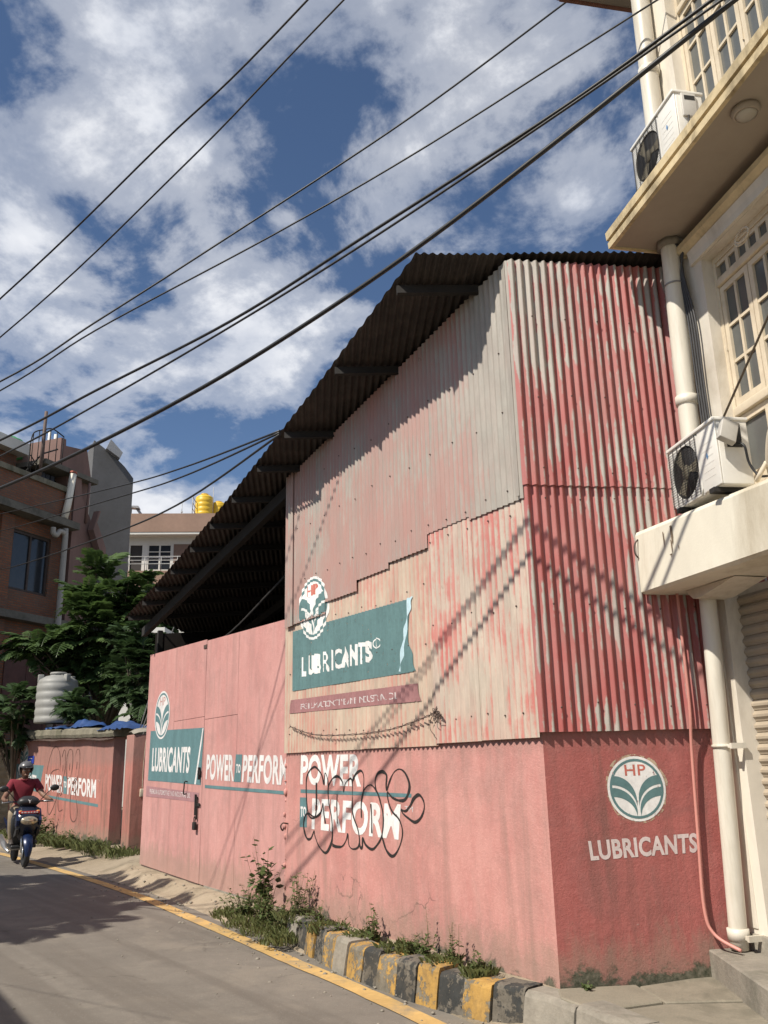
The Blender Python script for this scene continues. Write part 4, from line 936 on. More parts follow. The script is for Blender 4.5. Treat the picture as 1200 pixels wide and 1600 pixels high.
# windows
def casement_window(z0, z1, ztr, zc0, ncas, rows, x0=-.205, cw=.343, y=-.10, low=True):
    """frame > sashes, muntins and panes; every pane its own object"""
    wd = link('window', MB().box((x0 - .035, y - .05, z0), (x0, y + .012, z1)).box((x0 - ncas * cw - .08, y - .05, z0), (x0 - ncas * cw - .035, y + .012, z1)).box((x0 - ncas * cw - .035, y - .05, z1 - .045), (x0 - .035, y + .012, z1)), FRAMEP, bd, BUl)
    xx0 = x0 - .035; wtot = ncas * cw
    link('transom', MB().bbox((xx0 - wtot, y - .05, ztr - .055), (xx0, y + .03, ztr), .006), FRAMEP, wd)
    # transom lights
    nt = ncas * 3 - 1 if ncas > 2 else 5; pw = wtot / nt
    mb = MB()
    for i in range(1, nt): mb.box((xx0 - pw * i - .018, y - .03, ztr), (xx0 - pw * i + .018, y, z1 - .045))
    mb.box((xx0 - wtot, y - .03, ztr), (xx0, y - .001, ztr + .03)).box((xx0 - wtot, y - .03, z1 - .075), (xx0, y - .001, z1 - .045))
    link('muntin', mb, FRAMEP, wd)
    for i in range(nt): link('pane', MB().box((xx0 - pw * (i + 1) + .018, y - .022, ztr + .03), (xx0 - pw * i - .018, y - .016, z1 - .075)), GLASS, wd)
    for c in range(ncas):
        a = xx0 - cw * c - .004; b = xx0 - cw * (c + 1) + .004; zt_ = ztr - .06; zb_ = zc0
        e = .042
        fr = MB().box((a - e, y - .035, zb_), (a, y + .006, zt_)).box((b, y - .035, zb_), (b + e, y + .006, zt_)).box((b + e, y - .035, zt_ - e), (a - e, y + .006, zt_)).box((b + e, y - .035, zb_), (a - e, y + .006, zb_ + e * 1.25))
        link('sash', fr, FRAMEP, wd)
        ia, ib, it, io = a - e, b + e, zt_ - e, zb_ + e * 1.25
        m_ = (ia + ib) / 2; mb = MB().box((m_ - .011, y - .028, io), (m_ + .011, y + .001, it)); h = (it - io) / rows
        for r_ in range(1, rows): mb.box((ib, y - .028, io + h * r_ - .011), (m_ - .0115, y, io + h * r_ + .011)).box((m_ + .0115, y - .028, io + h * r_ - .011), (ia, y, io + h * r_ + .011))
        link('muntin', mb, FRAMEP, wd)
        for r_ in range(rows):
            for (p, q_) in ((m_ + .011, ia), (ib, m_ - .011)):
                link('pane', MB().box((p, y - .022, io + h * r_ + (.011 if r_ else 0)), (q_, y - .016, io + h * (r_ + 1) - (.011 if r_ < rows - 1 else 0))), GLASS, wd)
        hg = MB()
        for zz_ in (zb_ + .12, (zb_ + zt_) / 2, zt_ - .12): hg.box((a + .001, y + .002, zz_ - .03), (a + .011, y + .016, zz_ + .03))
        if c % 2 == 0: link('hinge', hg, CREAM_D, wd)
        if low:   # short panel light below the sill rail
            link('sash', MB().box((a - e, y - .035, z0), (a, y + .006, zc0 - .08)).box((b, y - .035, z0), (b + e, y + .006, zc0 - .08)).box((b + e, y - .035, zc0 - .13), (a - e, y + .006, zc0 - .08)).box((b + e, y - .035, z0), (a - e, y + .006, zc0 - .50)), FRAMEP, wd)
            link('pane', MB().box((b + e, y - .022, zc0 - .50), (a - e, y - .016, zc0 - .13)), GLASS, wd)
    if low: link('sill_rail', MB().bbox((xx0 - wtot, y - .05, zc0 - .075), (xx0, y + .035, zc0 - .012), .006), FRAMEP, wd)
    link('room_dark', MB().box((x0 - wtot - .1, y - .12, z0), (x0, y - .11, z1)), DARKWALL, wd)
casement_window(3.12, 5.14, 4.945, 3.945, 6, 3)
casement_window(5.58, 7.75, 7.45, 5.62, 6, 5, low=False)
# ceiling lamp under the slab
lp = thing('ceiling_lamp', 'round unlit bulkhead lamp under the balcony slab', 'lamp', BU @ Matrix.Translation((-1.37, .345, 5.43)))
link('rim', MB().lathe([(.085, 0), (.088, -.02), (.078, -.045), (.066, -.045), (.066, -.02)], 28), SOFFIT, lp)
link('diffuser', MB().lathe([(.0655, -.02), (.0655, -.038), (.055, -.052), (.02, -.058), (.001, -.058)], 28), surf('frosted_diffuser', (.42, .39, .33), .05, 3, .4, 0), lp)
# step in front of the shop
stp = thing('concrete_step', 'weathered concrete step in front of the roller shutter', 'step', Matrix.Identity(4))
slab('step_body', [(2.02, 6.25), (2.035, 6.10), (1.985, 5.15), (2.3, 3.0), (3.4, 3.0), (3.0, 5.2), (2.75, 6.3)], .0, .40, CONC, stp, .006)
# drain pipes
def pipe(name, label, pts, r, coup, M, cat='pipe'):
    o = thing(name, label, cat, M)
    link('tube', MB().tube(catmull(pts, 6), r, 20), PIPEW, o)
    for z, p in coup:
        link('coupling', MB().lathe([(r + .001, -.035), (r + .010, -.033), (r + .011, .033), (r + .001, .035)], 20, Matrix.Translation((p[0], p[1], z))), PIPEW, o)
    return o
pL = pipe('drain_pipe', 'cream downpipe beside the roller shutter standing on the step', [(-.262, .075, 2.71), (-.24, .075, 2.2), (-.19, .075, 1.3), (-.135, .075, .41)], .058, [(.50, (-.141, .075))], BF)
for z, x in ((1.66, -.212), (.485, -.14)):
    link('clamp', MB().lathe([(.060, -.010), (.066, -.010), (.066, .010), (.060, .010)], 20, Matrix.Translation((x, .075, z))).box((x - .11, .06, z - .012), (x - .055, .078, z + .012)).box((x - .115, -.03, z - .018), (x - .095, .085, z + .018)), PIPEW, pL)
pU = pipe('drain_pipe', 'white downpipe above the ledge running up to the balcony slab beside black cables', [(.085, .085, 3.13), (.08, .085, 3.9), (.06, .085, 4.7), (.035, .085, 5.44)], .070, [(4.12, (.077, .085))], BU)
link('clamp', MB().lathe([(.072, -.006), (.077, -.006), (.077, .006), (.072, .006)], 20, Matrix.Translation((.047, .085, 5.06))), GREYM, pU)
link('collar', MB().lathe([(.071, 0), (.10, .0), (.105, .05), (.071, .05)], 8, Matrix.Translation((.035, .085, 5.378))), CONC, pU)
pT = pipe('drain_pipe', 'white downpipe on the upper storey beside the upper air conditioner', [(.035, .085, 5.58), (.02, .085, 6.5), (-.01, .085, 8.42)], .075, [(7.02, (.01, .085))], BU)
# black cables clipped along the pipe
for k in range(4):
    x = -.035 - .030 * k
    cb = MB().tube(catmull([(.0 - .01 * k, .03 + .02 * k, 5.40), (-.075 + .012 * k, .05, 5.30), (-.02 - .012 * k, .06, 5.08), (x + .02, .045, 4.7), (x + .035, .035, 4.2), (x + .03, .035, 3.7), (x + .02, .05, 3.4)], 8), .0085, 6)
    thing('riser_cable', ['black cable clipped against the downpipe above the ledge', 'black cable next to the window pier above the ledge', 'black cable in the middle of the bundle beside the downpipe', 'outermost black cable of the bundle beside the window pier'][k], 'cable', BU, 'black cables beside the downpipe', cb.mesh('riser_cable'), surf('grey_black_sheath', (.045, .045, .047), .2, 9, .5, .0) if k == 0 else bpy.data.materials['grey_black_sheath'])
# air conditioner outdoor units
def ac_unit(label, M, open_lid, w=.62, h=.44, d=.22):
    o = thing('air_conditioner', label, 'air conditioner', M, 'air conditioner outdoor units')
    # local: x 0..-w (left to right seen from the road), y 0 back .. d front, z 0..h
    fx = -.20; fr = .178; fz = .215
    cs = MB()
    cs.bbox((-w, 0, .0), (0, d - .012, h - .02), .008)
    link('casing', cs, ACW, o)
    # front sheet with round opening
    bmx = bmesh.new(); nn = 36; out = []; inn = []
    for i in range(nn):
        a = 2 * pi * i / nn; inn.append(bmx.verts.new((fx + fr * cos(a), d, fz + fr * sin(a))))
        k = 1 / max(abs(cos(a)), abs(sin(a))); out.append(bmx.verts.new((fx + .197 * cos(a) * k, d, min(h - .022, max(.004, fz + .211 * sin(a) * k)))))
    for i in range(nn): bmx.faces.new((inn[i], out[i], out[(i + 1) % nn], inn[(i + 1) % nn]))
    ex = bmesh.ops.extrude_face_region(bmx, geom=bmx.faces[:])
    for v in ex['geom']:
        if isinstance(v, bmesh.types.BMVert): v.co.y -= .011
    bmesh.ops.recalc_face_normals(bmx, faces=bmx.faces[:])
    link('front_panel', MB().bm(bmx).bbox((-w, d - .012, .004), (-.398, d, h - .022), .004), ACW, o)
    link('fan_well', MB().lathe([(fr, 0), (fr, .0005), (.001, .0006)], 30, Matrix.Translation((fx, d - .0105, fz)) @ Matrix.Rotation(-pi / 2, 4, 'X')), BLACK, o)
    fan = link('fan', MB().lathe([(.05, 0), (.045, .006), (.001, .007)], 20, Matrix.Translation((fx, d - .009, fz)) @ Matrix.Rotation(-pi / 2, 4, 'X')), surf('fan_plastic', (.16, .14, .10), .2, 4), o)
    for k in range(3):
        a0 = 2 * pi * k / 3 + .5; pts = [(fx + r_ * cos(a0 + t), d - .0085 + .004 * q_, fz + r_ * sin(a0 + t)) for r_, t, q_ in ((.05, 0, 0), (.16, .25, 0), (.165, .85, 1), (.05, .75, 1))]
        link('blade', MB().add(pts + [(p[0], p[1] - .002, p[2]) for p in pts], [(0, 1, 2, 3), (7, 6, 5, 4), (0, 4, 5, 1), (1, 5, 6, 2), (2, 6, 7, 3), (3, 7, 4, 0)]), fan.data.materials[0], fan)
    gr = MB(); z = .012
    while z < h - .03:
        gr.tube([(-.012, d + .012, z), (-.388, d + .012, z)], .0014, 4, False); z += .0175
    for x in (-.02, -.08, -.14, -.2, -.26, -.32, -.38): gr.tube([(x, d + .010, .01), (x, d + .010, h - .03)], .0026, 4, False)
    link('grille', gr, STEEL, o, None, kind='stuff')
    lv = MB()
    for k in range(6): lv.box((-w + .05, d + .0002, .08 + .045 * k), (-.43, d + .0012, .0825 + .045 * k))
    link('louvre', lv, ACW, o, None, kind='stuff')
    link('lid', MB().bbox((-w - .008, -.008, h - .024), (.008, d + .012, h), .006), ACW, o)
    link('badge', MB().add([(-.50, d + .0045, .20), (-.512, d + .0045, .222), (-.50, d + .0045, .244), (-.488, d + .0045, .222)], [(0, 1, 2, 3)]), surf('blue_badge', (.12, .25, .45), .2), o)
    link('foot', MB().box((-.12, .02, -.03), (-.06, d + .02, .0)).box((-w + .06, .02, -.03), (-w + .12, d + .02, .0)), STEEL, o)
    if open_lid:
        link('terminal_opening', MB().box((-w - .0025, .05, .24), (-w - .0005, .15, .40)), BLACK, o)
        T_ = Matrix.Translation((-w - .012, .14, .38)) @ Matrix.Rotation(radians(24), 4, 'X') @ Matrix.Rotation(radians(14), 4, 'Y')
        link('terminal_cover', MB().bbox((-.045, -.055, -.15), (.0, .055, .01), .006, T_), surf('grey_plastic_cover', (.42, .40, .36), .1, 6, .5, 0), o)
        link('cable', MB().tube(catmull([(-w - .03, .10, .26), (-w - .07, .08, .22), (-w - .06, .06, .12), (-w - .09, .03, .03), (-w - .16, .02, .0)], 6), .008, 6), CABLE, o)
    else:
        link('terminal_cover', MB().bbox((-w - .016, .06, .22), (-w, .17, .41), .005), surf('grey_plastic_cover', (.52, .50, .46), .1, 6, .5, 0), o)
        link('cable_slot', MB().box((-w - .018, .07, .355), (-w - .0155, .15, .39)), BLACK, o)
        link('cable', MB().tube(catmull([(-w - .012, .13, .225), (-w - .03, .15, .16), (-w - .03, .155, .09), (-w - .015, .13, .03)], 6), .007, 6), CABLE, o)
    return o
ac_unit('white air conditioner unit on the lower ledge with its cable cover hanging open', BU @ Matrix.Translation((-.155, .20, 3.19)) @ Matrix.Rotation(radians(-3), 4, 'Z'), True)
ac_unit('white air conditioner unit on the upper balcony slab with its cover shut', BU @ Matrix.Translation((-.165, .21, 5.65)), False)
# clutter by the window
thing('thin_rod', 'thin brown rod leaning across the window above the lower air conditioner', 'rod', BU, None, MB().tube([(-.42, .18, 3.72), (-1.12, .18, 4.23), (-2.0, .15, 4.9)], .008, 6).mesh('thin_rod'), BARK)
thing('insulated_pipes', 'short lengths of taped white insulated pipe bent over the ledge', 'pipe', BU, None, MB().tube(catmull([(-.93, .22, 3.20), (-.98, .26, 3.28), (-1.10, .30, 3.42), (-1.22, .28, 3.44), (-1.35, .2, 3.3)], 6), .026, 10).tube(catmull([(-.99, .16, 3.19), (-1.05, .2, 3.3), (-1.16, .24, 3.4), (-1.3, .2, 3.28)], 6), .018, 8).tube(catmull([(-.86, .28, 3.185), (-.92, .30, 3.20), (-.96, .27, 3.27)], 4), .014, 6).mesh('insulated_pipes'), CREAM_D)
thing('cable_loop', 'coiled loop of pale cable hanging on the window transom', 'cable', BU, None, MB().tube([(-.77 + .075 * cos(a) - .03 * a / 6, .06 + .003 * a, 4.93 + .045 * sin(a)) for a in [i * .35 for i in range(36)]], .006, 6).mesh('cable_loop'), CREAM_D)

# ================================================================== FAR BUILDINGS
BR = frame((-10.564, 30.206), 21.5)      # brick house: x negative = left, outward = -y
bk = thing('brick_house', 'old red brick house in shade with stucco stair tower and rooftop railing', 'house', BR)
def wallpart(name, boxes, mat, par, M=None):
    mb = MB()
    for a, b in boxes: mb.box(a, b)
    return link(name, mb, mat, par, M)
wallpart('wall', [((-12, 0, 0), (-3.70, 4, 9.55)), ((-2.02, 0, 0), (-1.32, 4, 9.55)), ((-3.70, 0, 0), (-2.02, 4, 7.15)), ((-3.70, 0, 9.12), (-2.02, 4, 9.55))], BRICKM, bk)
wallpart('brick_pilaster', [((-4.30, -.10, 0), (-3.78, -.001, 6.15)), ((-4.30, -.10, 6.45), (-3.78, -.001, 9.5))], BRICKM, bk)
CONC_D = surf('dark_concrete', (.13, .12, .10), .3, 2, .9, .4, 30, (.05, .05, .04), .6)  # darker tone of the weathered concrete
wallpart('floor_band', [((-12, -.35, 6.18), (-1.25, -.001, 6.42))], CONC_D, bk)
wallpart('ledge', [((-12, -.55, 9.56), (-1.30, 4, 9.80))], CONC_D, bk)
wallpart('parapet', [((-12, -.30, 9.803), (-1.50, -.05, 10.80))], BRICKM, bk)
wallpart('parapet_cap', [((-12, -.38, 10.80), (-1.55, .03, 10.98))], CONC_MOSS, bk)
w1 = wallpart('window', [((-3.70, .05, 7.15), (-3.62, .16, 9.12)), ((-2.10, .05, 7.15), (-2.02, .16, 9.12)), ((-3.62, .05, 9.03), (-2.10, .16, 9.12)), ((-3.62, .05, 7.15), (-2.10, .16, 7.24)), ((-2.90, .06, 7.24), (-2.82, .15, 9.03))], surf('dark_timber', (.05, .035, .03), .3), bk)
wallpart('pane', [((-3.62, .10, 7.24), (-2.90, .115, 9.03))], GLASS_D, w1); wallpart('pane', [((-2.82, .10, 7.24), (-2.10, .115, 9.03))], GLASS_D, w1)
w2 = wallpart('window', [((-3.55, -.03, 2.8), (-3.47, .1, 5.6)), ((-1.75, -.03, 2.8), (-1.67, .1, 5.6)), ((-3.47, -.03, 5.52), (-1.75, .1, 5.6))], surf('red_brown_timber', (.09, .035, .028), .3), bk)
wallpart('shutter', [((-3.47, -.02, 2.8), (-2.63, .06, 5.52))], w2.data.materials[0], w2); wallpart('shutter', [((-2.61, -.02, 2.8), (-1.75, .06, 5.52))], w2.data.materials[0], w2)
# stucco tower
link('stair_tower', MB().prism([(-1.32, 0), (-.04, 0), (-.04, 9.6), (-.35, 10.1), (-.95, 10.9), (-1.05, 11.6), (-1.32, 11.65)], -.22, 3.4), STUCCO, bk)
link('stair_tower', MB().prism([(-1.32, 10.8), (-.25, 10.4), (-.28, 11.75), (-1.60, 11.9)], .05, 3.0), STUCCO, bk)
wallpart('landing_slab', [((-2.9, -.30, 11.55), (-.25, 3.0, 11.72))], CONC_D, bk)
link('tower_block', MB().prism([(-1.95, 11.722), (-.28, 11.722), (-.62, 12.80), (-1.70, 12.62), (-1.72, 12.85), (-1.95, 12.85)], .0, 2.2), STUCCO, bk)
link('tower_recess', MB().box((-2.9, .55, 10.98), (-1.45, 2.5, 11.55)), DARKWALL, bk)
link('leaning_board', MB().prism([(-.62, 9.75), (-.20, 9.05), (.12, 9.0), (.10, 9.22), (-.45, 10.05), (-.30, 10.5), (-.38, 10.5)], -.55, -.30), STUCCO, bk)
gp = link('gutter_pipe', MB().tube([(-1.95, -.42, 9.82), (-1.83, -.42, 10.4), (-1.70, -.42, 11.50)], .12, 12), PIPEW, bk)
link('pipe_cap', MB().tube([(-1.70, -.42, 11.50), (-1.692, -.42, 11.58)], .13, 12), surf('red_cap', (.3, .08, .05), .1), gp)
link('waste_pipe', MB().tube([(-1.83, -.42, 0), (-1.83, -.42, 6.1), (-1.83, -.42, 9.2), (-1.85, -.42, 9.5)], .10, 10).tube(catmull([(-1.83, -.42, 9.3), (-2.1, -.42, 9.35), (-2.25, -.42, 9.18), (-2.4, -.42, 9.22), (-2.42, -.42, 9.4)], 4), .09, 10), surf('grey_pipe', (.33, .31, .28), .1), bk)
link('thin_pipe', MB().tube([(-1.55, -.16, 5.0), (-1.5, -.16, 9.4)], .03, 8).tube([(-.70, -.26, 10.0), (-.66, -.26, 11.5)], .05, 8), STUCCO, bk)
link('roof_room', MB().box((-12, .9, 10.98), (-3.0, 3.6, 11.95)), BRICKM, bk); link('roof_slab', MB().box((-12, .5, 11.95), (-2.85, 4, 12.35)), WHITEP, bk)
rl = MB(); tp = [(-3.45, -.1, 12.0), (-3.35, -.1, 12.5), (-2.9, -.1, 12.78), (-2.5, -.1, 12.95), (-1.95, -.1, 12.85)]
tc_ = catmull(tp, 5); rl.tube(tc_, .022, 6)
for p in tc_[2::3]: rl.tube([p, (p.x, p.y, 11.72 if p.x > -2.9 else 11.0)], .016, 5)
rl.tube([(-3.6, -.1, 11.0), (-2.9, -.1, 11.9), (-2.2, -.1, 12.3)], .03, 5).tube([(-3.45, -.1, 11.0), (-3.45, -.1, 12.05)], .02, 5).tube([(-3.4, -.1, 11.7), (-2.8, -.1, 11.2)], .02, 5)
link('stair_railing', rl, STEEL, bk)
link('laundry', MB().box((-2.35, .35, 10.98), (-2.2, .40, 11.5)).box((-2.15, .35, 10.98), (-1.98, .40, 11.48)).box((-1.92, .35, 10.98), (-1.75, .40, 11.5)), surf('dark_cloth', (.06, .07, .1), .3), bk, None, kind='stuff')
thing('roof_pole', 'dark steel pole standing on the parapet of the brick house', 'pole', BR, None, MB().tube([(-3.02, -.2, 10.98), (-2.98, -.2, 13.4)], .055, 8).mesh('roof_pole'), RUST)
for k, x in enumerate((-1.28, -.98)):
    thing('vent_post', ['left one of the two white posts on top of the stucco tower', 'right one of the two white posts on top of the stucco tower'][k], 'post', BR, 'white posts on the stucco tower', MB().tube([(x, 1.2, 12.6), (x, 1.2, 13.5)], .055, 8).mesh('vent_post'), WHITEP)
def water_tank(name, label, M, r, h, mat, nb, lugs=False):
    prof_ = [(r * .96, 0)]
    for i in range(nb):
        z0 = h * .82 * i / nb; dz = h * .82 / nb; prof_ += [(r, z0 + dz * .12), (r, z0 + dz * .62), (r * .975, z0 + dz * .70), (r * .975, z0 + dz * .95)]
    prof_ += [(r * .97, h * .83), (r * .93, h * .87), (r * .62, h * .95), (r * .40, h * .97), (r * .40, h * 1.0), (r * .02, h * 1.01)]
    t = thing(name, label, 'water tank', M); link('shell', MB().lathe(prof_, 36), mat, t)
    link('lid', MB().lathe([(r * .42, h * .985), (r * .42, h * 1.02), (r * .38, h * 1.035), (r * .02, h * 1.04)], 24), mat, t)
    if lugs:
        for a in (radians(-150), radians(-40), radians(60)): link('lug', MB().bbox((r * .70, -r * .12, h * .82), (r * .98, r * .12, h * .98), .02, Matrix.Rotation(a, 4, 'Z')), mat, t)
    return t
water_tank('water_tank', 'white ribbed plastic water tank standing among the leaves behind the street wall', Matrix.Translation((-8.40, 22.3, 2.74)), .50, 1.22, WTANK, 5, True)
water_tank('water_tank', 'small green plastic water tank on the roof behind the stair railing', BR @ Matrix.Translation((-2.25, 2.0, 12.3)), .42, .75, GTANK, 3)
# grey plaster building behind
gb = thing('grey_building', 'tall narrow grey plaster building squeezed behind the brick house', 'building', frame((-10.5, 33.0), 62))
link('wall', MB().prism([(-1.2, 0), (.42, 0), (.42, 12.9), (.05, 13.35), (-.4, 13.75), (-1.2, 14.3)], 0, 4), GREYPL, gb)
link('roof_debris', MB().prism([(-.75, 13.95), (-.2, 13.6), (-.1, 13.85), (-.6, 14.35)], -.25, .1), GREYM, gb)
# white house
WH = frame((-12.807, 40.0), 86)
wo_ = thing('white_house', 'white rendered house with brown parapet, balcony railing and white framed window', 'house', WH)
wallpart('wall', [((.42, 0, 0), (.66, 4, 12.35)), ((1.22, 0, 10.55), (1.46, 4, 12.35)), ((.66, 0, 11.86), (1.22, 4, 12.35)), ((1.46, 0, 11.92), (2.62, 4, 12.35)), ((1.46, 0, 9.5), (2.62, 4, 10.60)), ((2.62, 0, 9), (9, 4, 12.35)), ((.66, 0, 0), (9, 4, 9.5))], WHITEP, wo_)
wallpart('parapet', [((0, -.60, 12.36), (9, 4, 13.27))], BROWNP, wo_)
link('soffit', MB().box((.02, -.58, 12.25), (9, 0, 12.355)), WHITEP, wo_)
dr = wallpart('door', [((.66, .05, 9.5), (1.22, .12, 11.86))], surf('dark_door', (.035, .03, .028), .2), wo_)
w3 = wallpart('window', [((1.46, .02, 10.60), (1.53, .1, 11.92)), ((2.55, .02, 10.60), (2.62, .1, 11.92)), ((1.53, .02, 11.85), (2.55, .1, 11.92)), ((1.53, .02, 10.60), (2.55, .1, 10.67)), ((2.01, .02, 10.67), (2.08, .1, 11.85)), ((1.53, .03, 11.24), (2.01, .09, 11.30)), ((2.08, .03, 11.24), (2.55, .09, 11.30)), ((1.53, .03, 11.52), (2.01, .09, 11.56)), ((2.08, .03, 11.52), (2.55, .09, 11.56))], WHITEP, wo_)
for a, b in ((1.53, 2.01), (2.08, 2.55)):
    for c_, d_ in ((10.67, 11.24), (11.30, 11.52), (11.56, 11.85)): wallpart('pane', [((a, .055, c_), (b, .065, d_))], GLASS_D, w3)
wallpart('shutter', [((2.70, -.02, 10.6), (4.2, -.001, 11.9))], surf('brown_shutter', (.2, .13, .1), .15), wo_)
wallpart('balcony_slab', [((0, -.9, 9.6), (9, 0, 10.42))], BROWNP, wo_)
rl = MB()
for z in (10.75, 10.92, 11.10): rl.tube([(.02, -.85, z), (9, -.85, z)], .02, 5)
for k in range(12): rl.tube([(.05 + .75 * k, -.85, 10.42), (.05 + .75 * k, -.85, 11.10)], .02, 5)
for z in (10.75, 10.92, 11.10): rl.tube([(.02, -.85, z), (.02, 0, z)], .02, 5)
link('railing', rl, GREYM, wo_)
for k, (x, y) in enumerate(((4.0, .5), (4.65, .9))):
    water_tank('water_tank', ['bright yellow plastic water tank on the roof of the white house', 'second yellow tank half hidden behind the first on the white house roof'][k], WH @ Matrix.Translation((x, y, 13.42)), .44 if k == 0 else .42, 1.12 if k == 0 else .85, YTANK, 4)
ts = MB().box((3.45, .0, 13.27), (5.2, 1.5, 13.41))
for z in (13.7, 14.0, 14.3): ts.tube([(3.5, 0, z), (3.5, 1.4, z)], .018, 4)
for p in ((3.5, 0), (3.5, .7), (3.5, 1.4)): ts.tube([(*p, 13.4), (*p, 14.3)], .022, 4)
ts.tube([(4.5, -.05, 13.4), (4.5, -.05, 14.75)], .02, 4)
thing('tank_stand', 'steel stand with rails under the yellow tanks', 'stand', WH, None, ts.mesh('tank_stand'), GREYM)
thing('roof_antenna', 'tilted antenna plate on a short mast at the corner of the brown parapet', 'antenna', WH, None, MB().tube([(.55, .2, 13.27), (.55, .2, 13.8)], .03, 5).prism([(.40, 13.78), (.95, 13.72), (.90, 13.84), (.42, 13.85)], 0, .4).tube([(.8, .2, 13.75), (1.15, .2, 13.27)], .07, 5).mesh('roof_antenna'), GREYM)
thing('roof_finial', 'thin spike standing on the brown parapet before the yellow tank', 'mast', WH, None, MB().tube([(2.95, .3, 13.27), (2.95, .3, 14.1)], .02, 4).tube([(2.9, .3, 13.6), (3.0, .3, 13.6)], .03, 4).mesh('roof_finial'), GREYM)
# pale tin shed roof beyond the warehouse eave
thing('tin_shed', 'low shed with a pale sunlit tin roof behind the warehouse eave', 'shed', Matrix.Identity(4), None, None, None)
ts_ = bpy.data.objects['tin_shed']
link('wall', MB().box((-6.6, 23.2, 0), (-6.0, 27, 5.05)), DARKWALL, ts_); link('tin_roof', MB().prism([(-6.9, 5.06), (-5.9, 5.06), (-5.9, 5.20), (-6.9, 5.20)], 22.9, 27.2), WHITEP, ts_)
# tan corrugated fence at the far left
ff = thing('corrugated_fence', 'tan weathered corrugated iron fence with level ridges at the far left', 'fence', frame((-9.9, 24.2), -52))
for k in range(3):
    mb = MB(); n = 40
    for i in range(n + 1):
        z = .2 + 2.0 * i / n
        for x in (.75 * 2 * k, .75 * 2 * (k + 1) + .05): mb.v.append((x, .02 * cos(2 * pi * z / .19) + .02 + .004 * k, z))
    for i in range(n): mb.f.append((2 * i, 2 * i + 1, 2 * i + 3, 2 * i + 2)); mb.sm.append(True)
    link('fence_sheet', mb, surf('tan_corrugated', (.44, .34, .21), .15, 2, .7, .1, 40, (.25, .14, .08), .5) if k == 0 else bpy.data.materials['tan_corrugated'], ff)
link('fence_post', MB().box((0, -.08, 0), (.08, -.02, 2.2)), RUST, ff); link('fence_post', MB().box((1.5, -.08, 0), (1.58, -.02, 2.2)), RUST, ff)
# tarpaulins on the flat roof
def tarp(label, pts, hgt, seed):
    bmx = bmesh.new(); bmesh.ops.create_grid(bmx, x_segments=24, y_segments=10, size=.5)
    (x0, x1, y0, y1, z) = pts
    for v in bmx.verts:
        u, w = v.co.x + .5, v.co.y + .5; x = x0 + (x1 - x0) * u; y = y0 + (y1 - y0) * w
        e = max(0, 1 - (2 * u - 1) ** 4) * max(0, 1 - (2 * w - 1) ** 4)
        v.co = Vector((x, y, z + hgt * e * (.55 + .9 * abs(noise.noise(Vector((x * 3 + seed, y * 3, 0))))) + .05 * noise.noise(Vector((x * 9, y * 5, seed)))))
    thing('tarpaulin', label, 'tarpaulin', CW, 'blue tarpaulins on the flat roof', MB().bm(bmx, None, True).mesh('tarpaulin'), TARP)
tarp('crumpled blue tarpaulin beside the white tank', (3.6, 4.7, -.5, .02, 2.58), .08, 1)
tarp('blue tarpaulin heap in the middle of the mossy coping', (1.6, 2.9, -.5, -.02, 2.54), .15, 2)
tarp('blue tarpaulin at the end of the wall by the steel pole', (-.7, .75, -.5, .10, 2.40), .16, 3)

# ================================================================== VEGETATION
def frond_mesh(L_, npair, droop, seed):
    rr_ = random.Random(seed); bmx = bmesh.new(); pts = []
    for i in range(npair + 2):
        t = i / (npair + 1); pts.append(Vector((L_ * t * (1 - .12 * droop * t), .03 * sin(t * 3 + seed), .10 * L_ * sin(t * 2.2) - droop * L_ * .55 * t * t)))
    for a, b in zip(pts, pts[1:]):
        w = .006; q_ = [bmx.verts.new(p) for p in (a + Vector((0, w, 0)), a - Vector((0, w, 0)), b - Vector((0, w, 0)), b + Vector((0, w, 0)))]; bmx.faces.new(q_)
    for i in range(1, npair + 2):
        t = i / (npair + 1); ll = L_ * .40 * sin(pi * min(.98, .18 + .80 * t)) * rr_.uniform(.85, 1.1); ww = ll * .20
        for sg in (-1, 1):
            d = Vector((.55 + .3 * t, sg, -.25 - .25 * rr_.random())).normalized(); n_ = d.cross(Vector((0, 0, 1))).normalized()
            a = pts[i]; m1 = a + d * ll * .35; m2 = a + d * ll * .75 + Vector((0, 0, -.04 * ll)); e = a + d * ll + Vector((0, 0, -.12 * ll))
            vs = [bmx.verts.new(p) for p in (a, m1 + n_ * ww, m2 + n_ * ww * .8, e, m2 - n_ * ww * .8, m1 - n_ * ww)]
            bmx.faces.new(vs)
    m = MB().bm(bmx).mesh('frond'); return m
FR = [frond_mesh(.62, 9, .5, 1), frond_mesh(.72, 11, .8, 2), frond_mesh(.52, 8, .35, 3), frond_mesh(.66, 10, 1.1, 4)]
for m in FR: m.materials.append(LEAF)
FRD = [m.copy() for m in FR]
for m in FRD: m.materials.clear(); m.materials.append(LEAF_D)
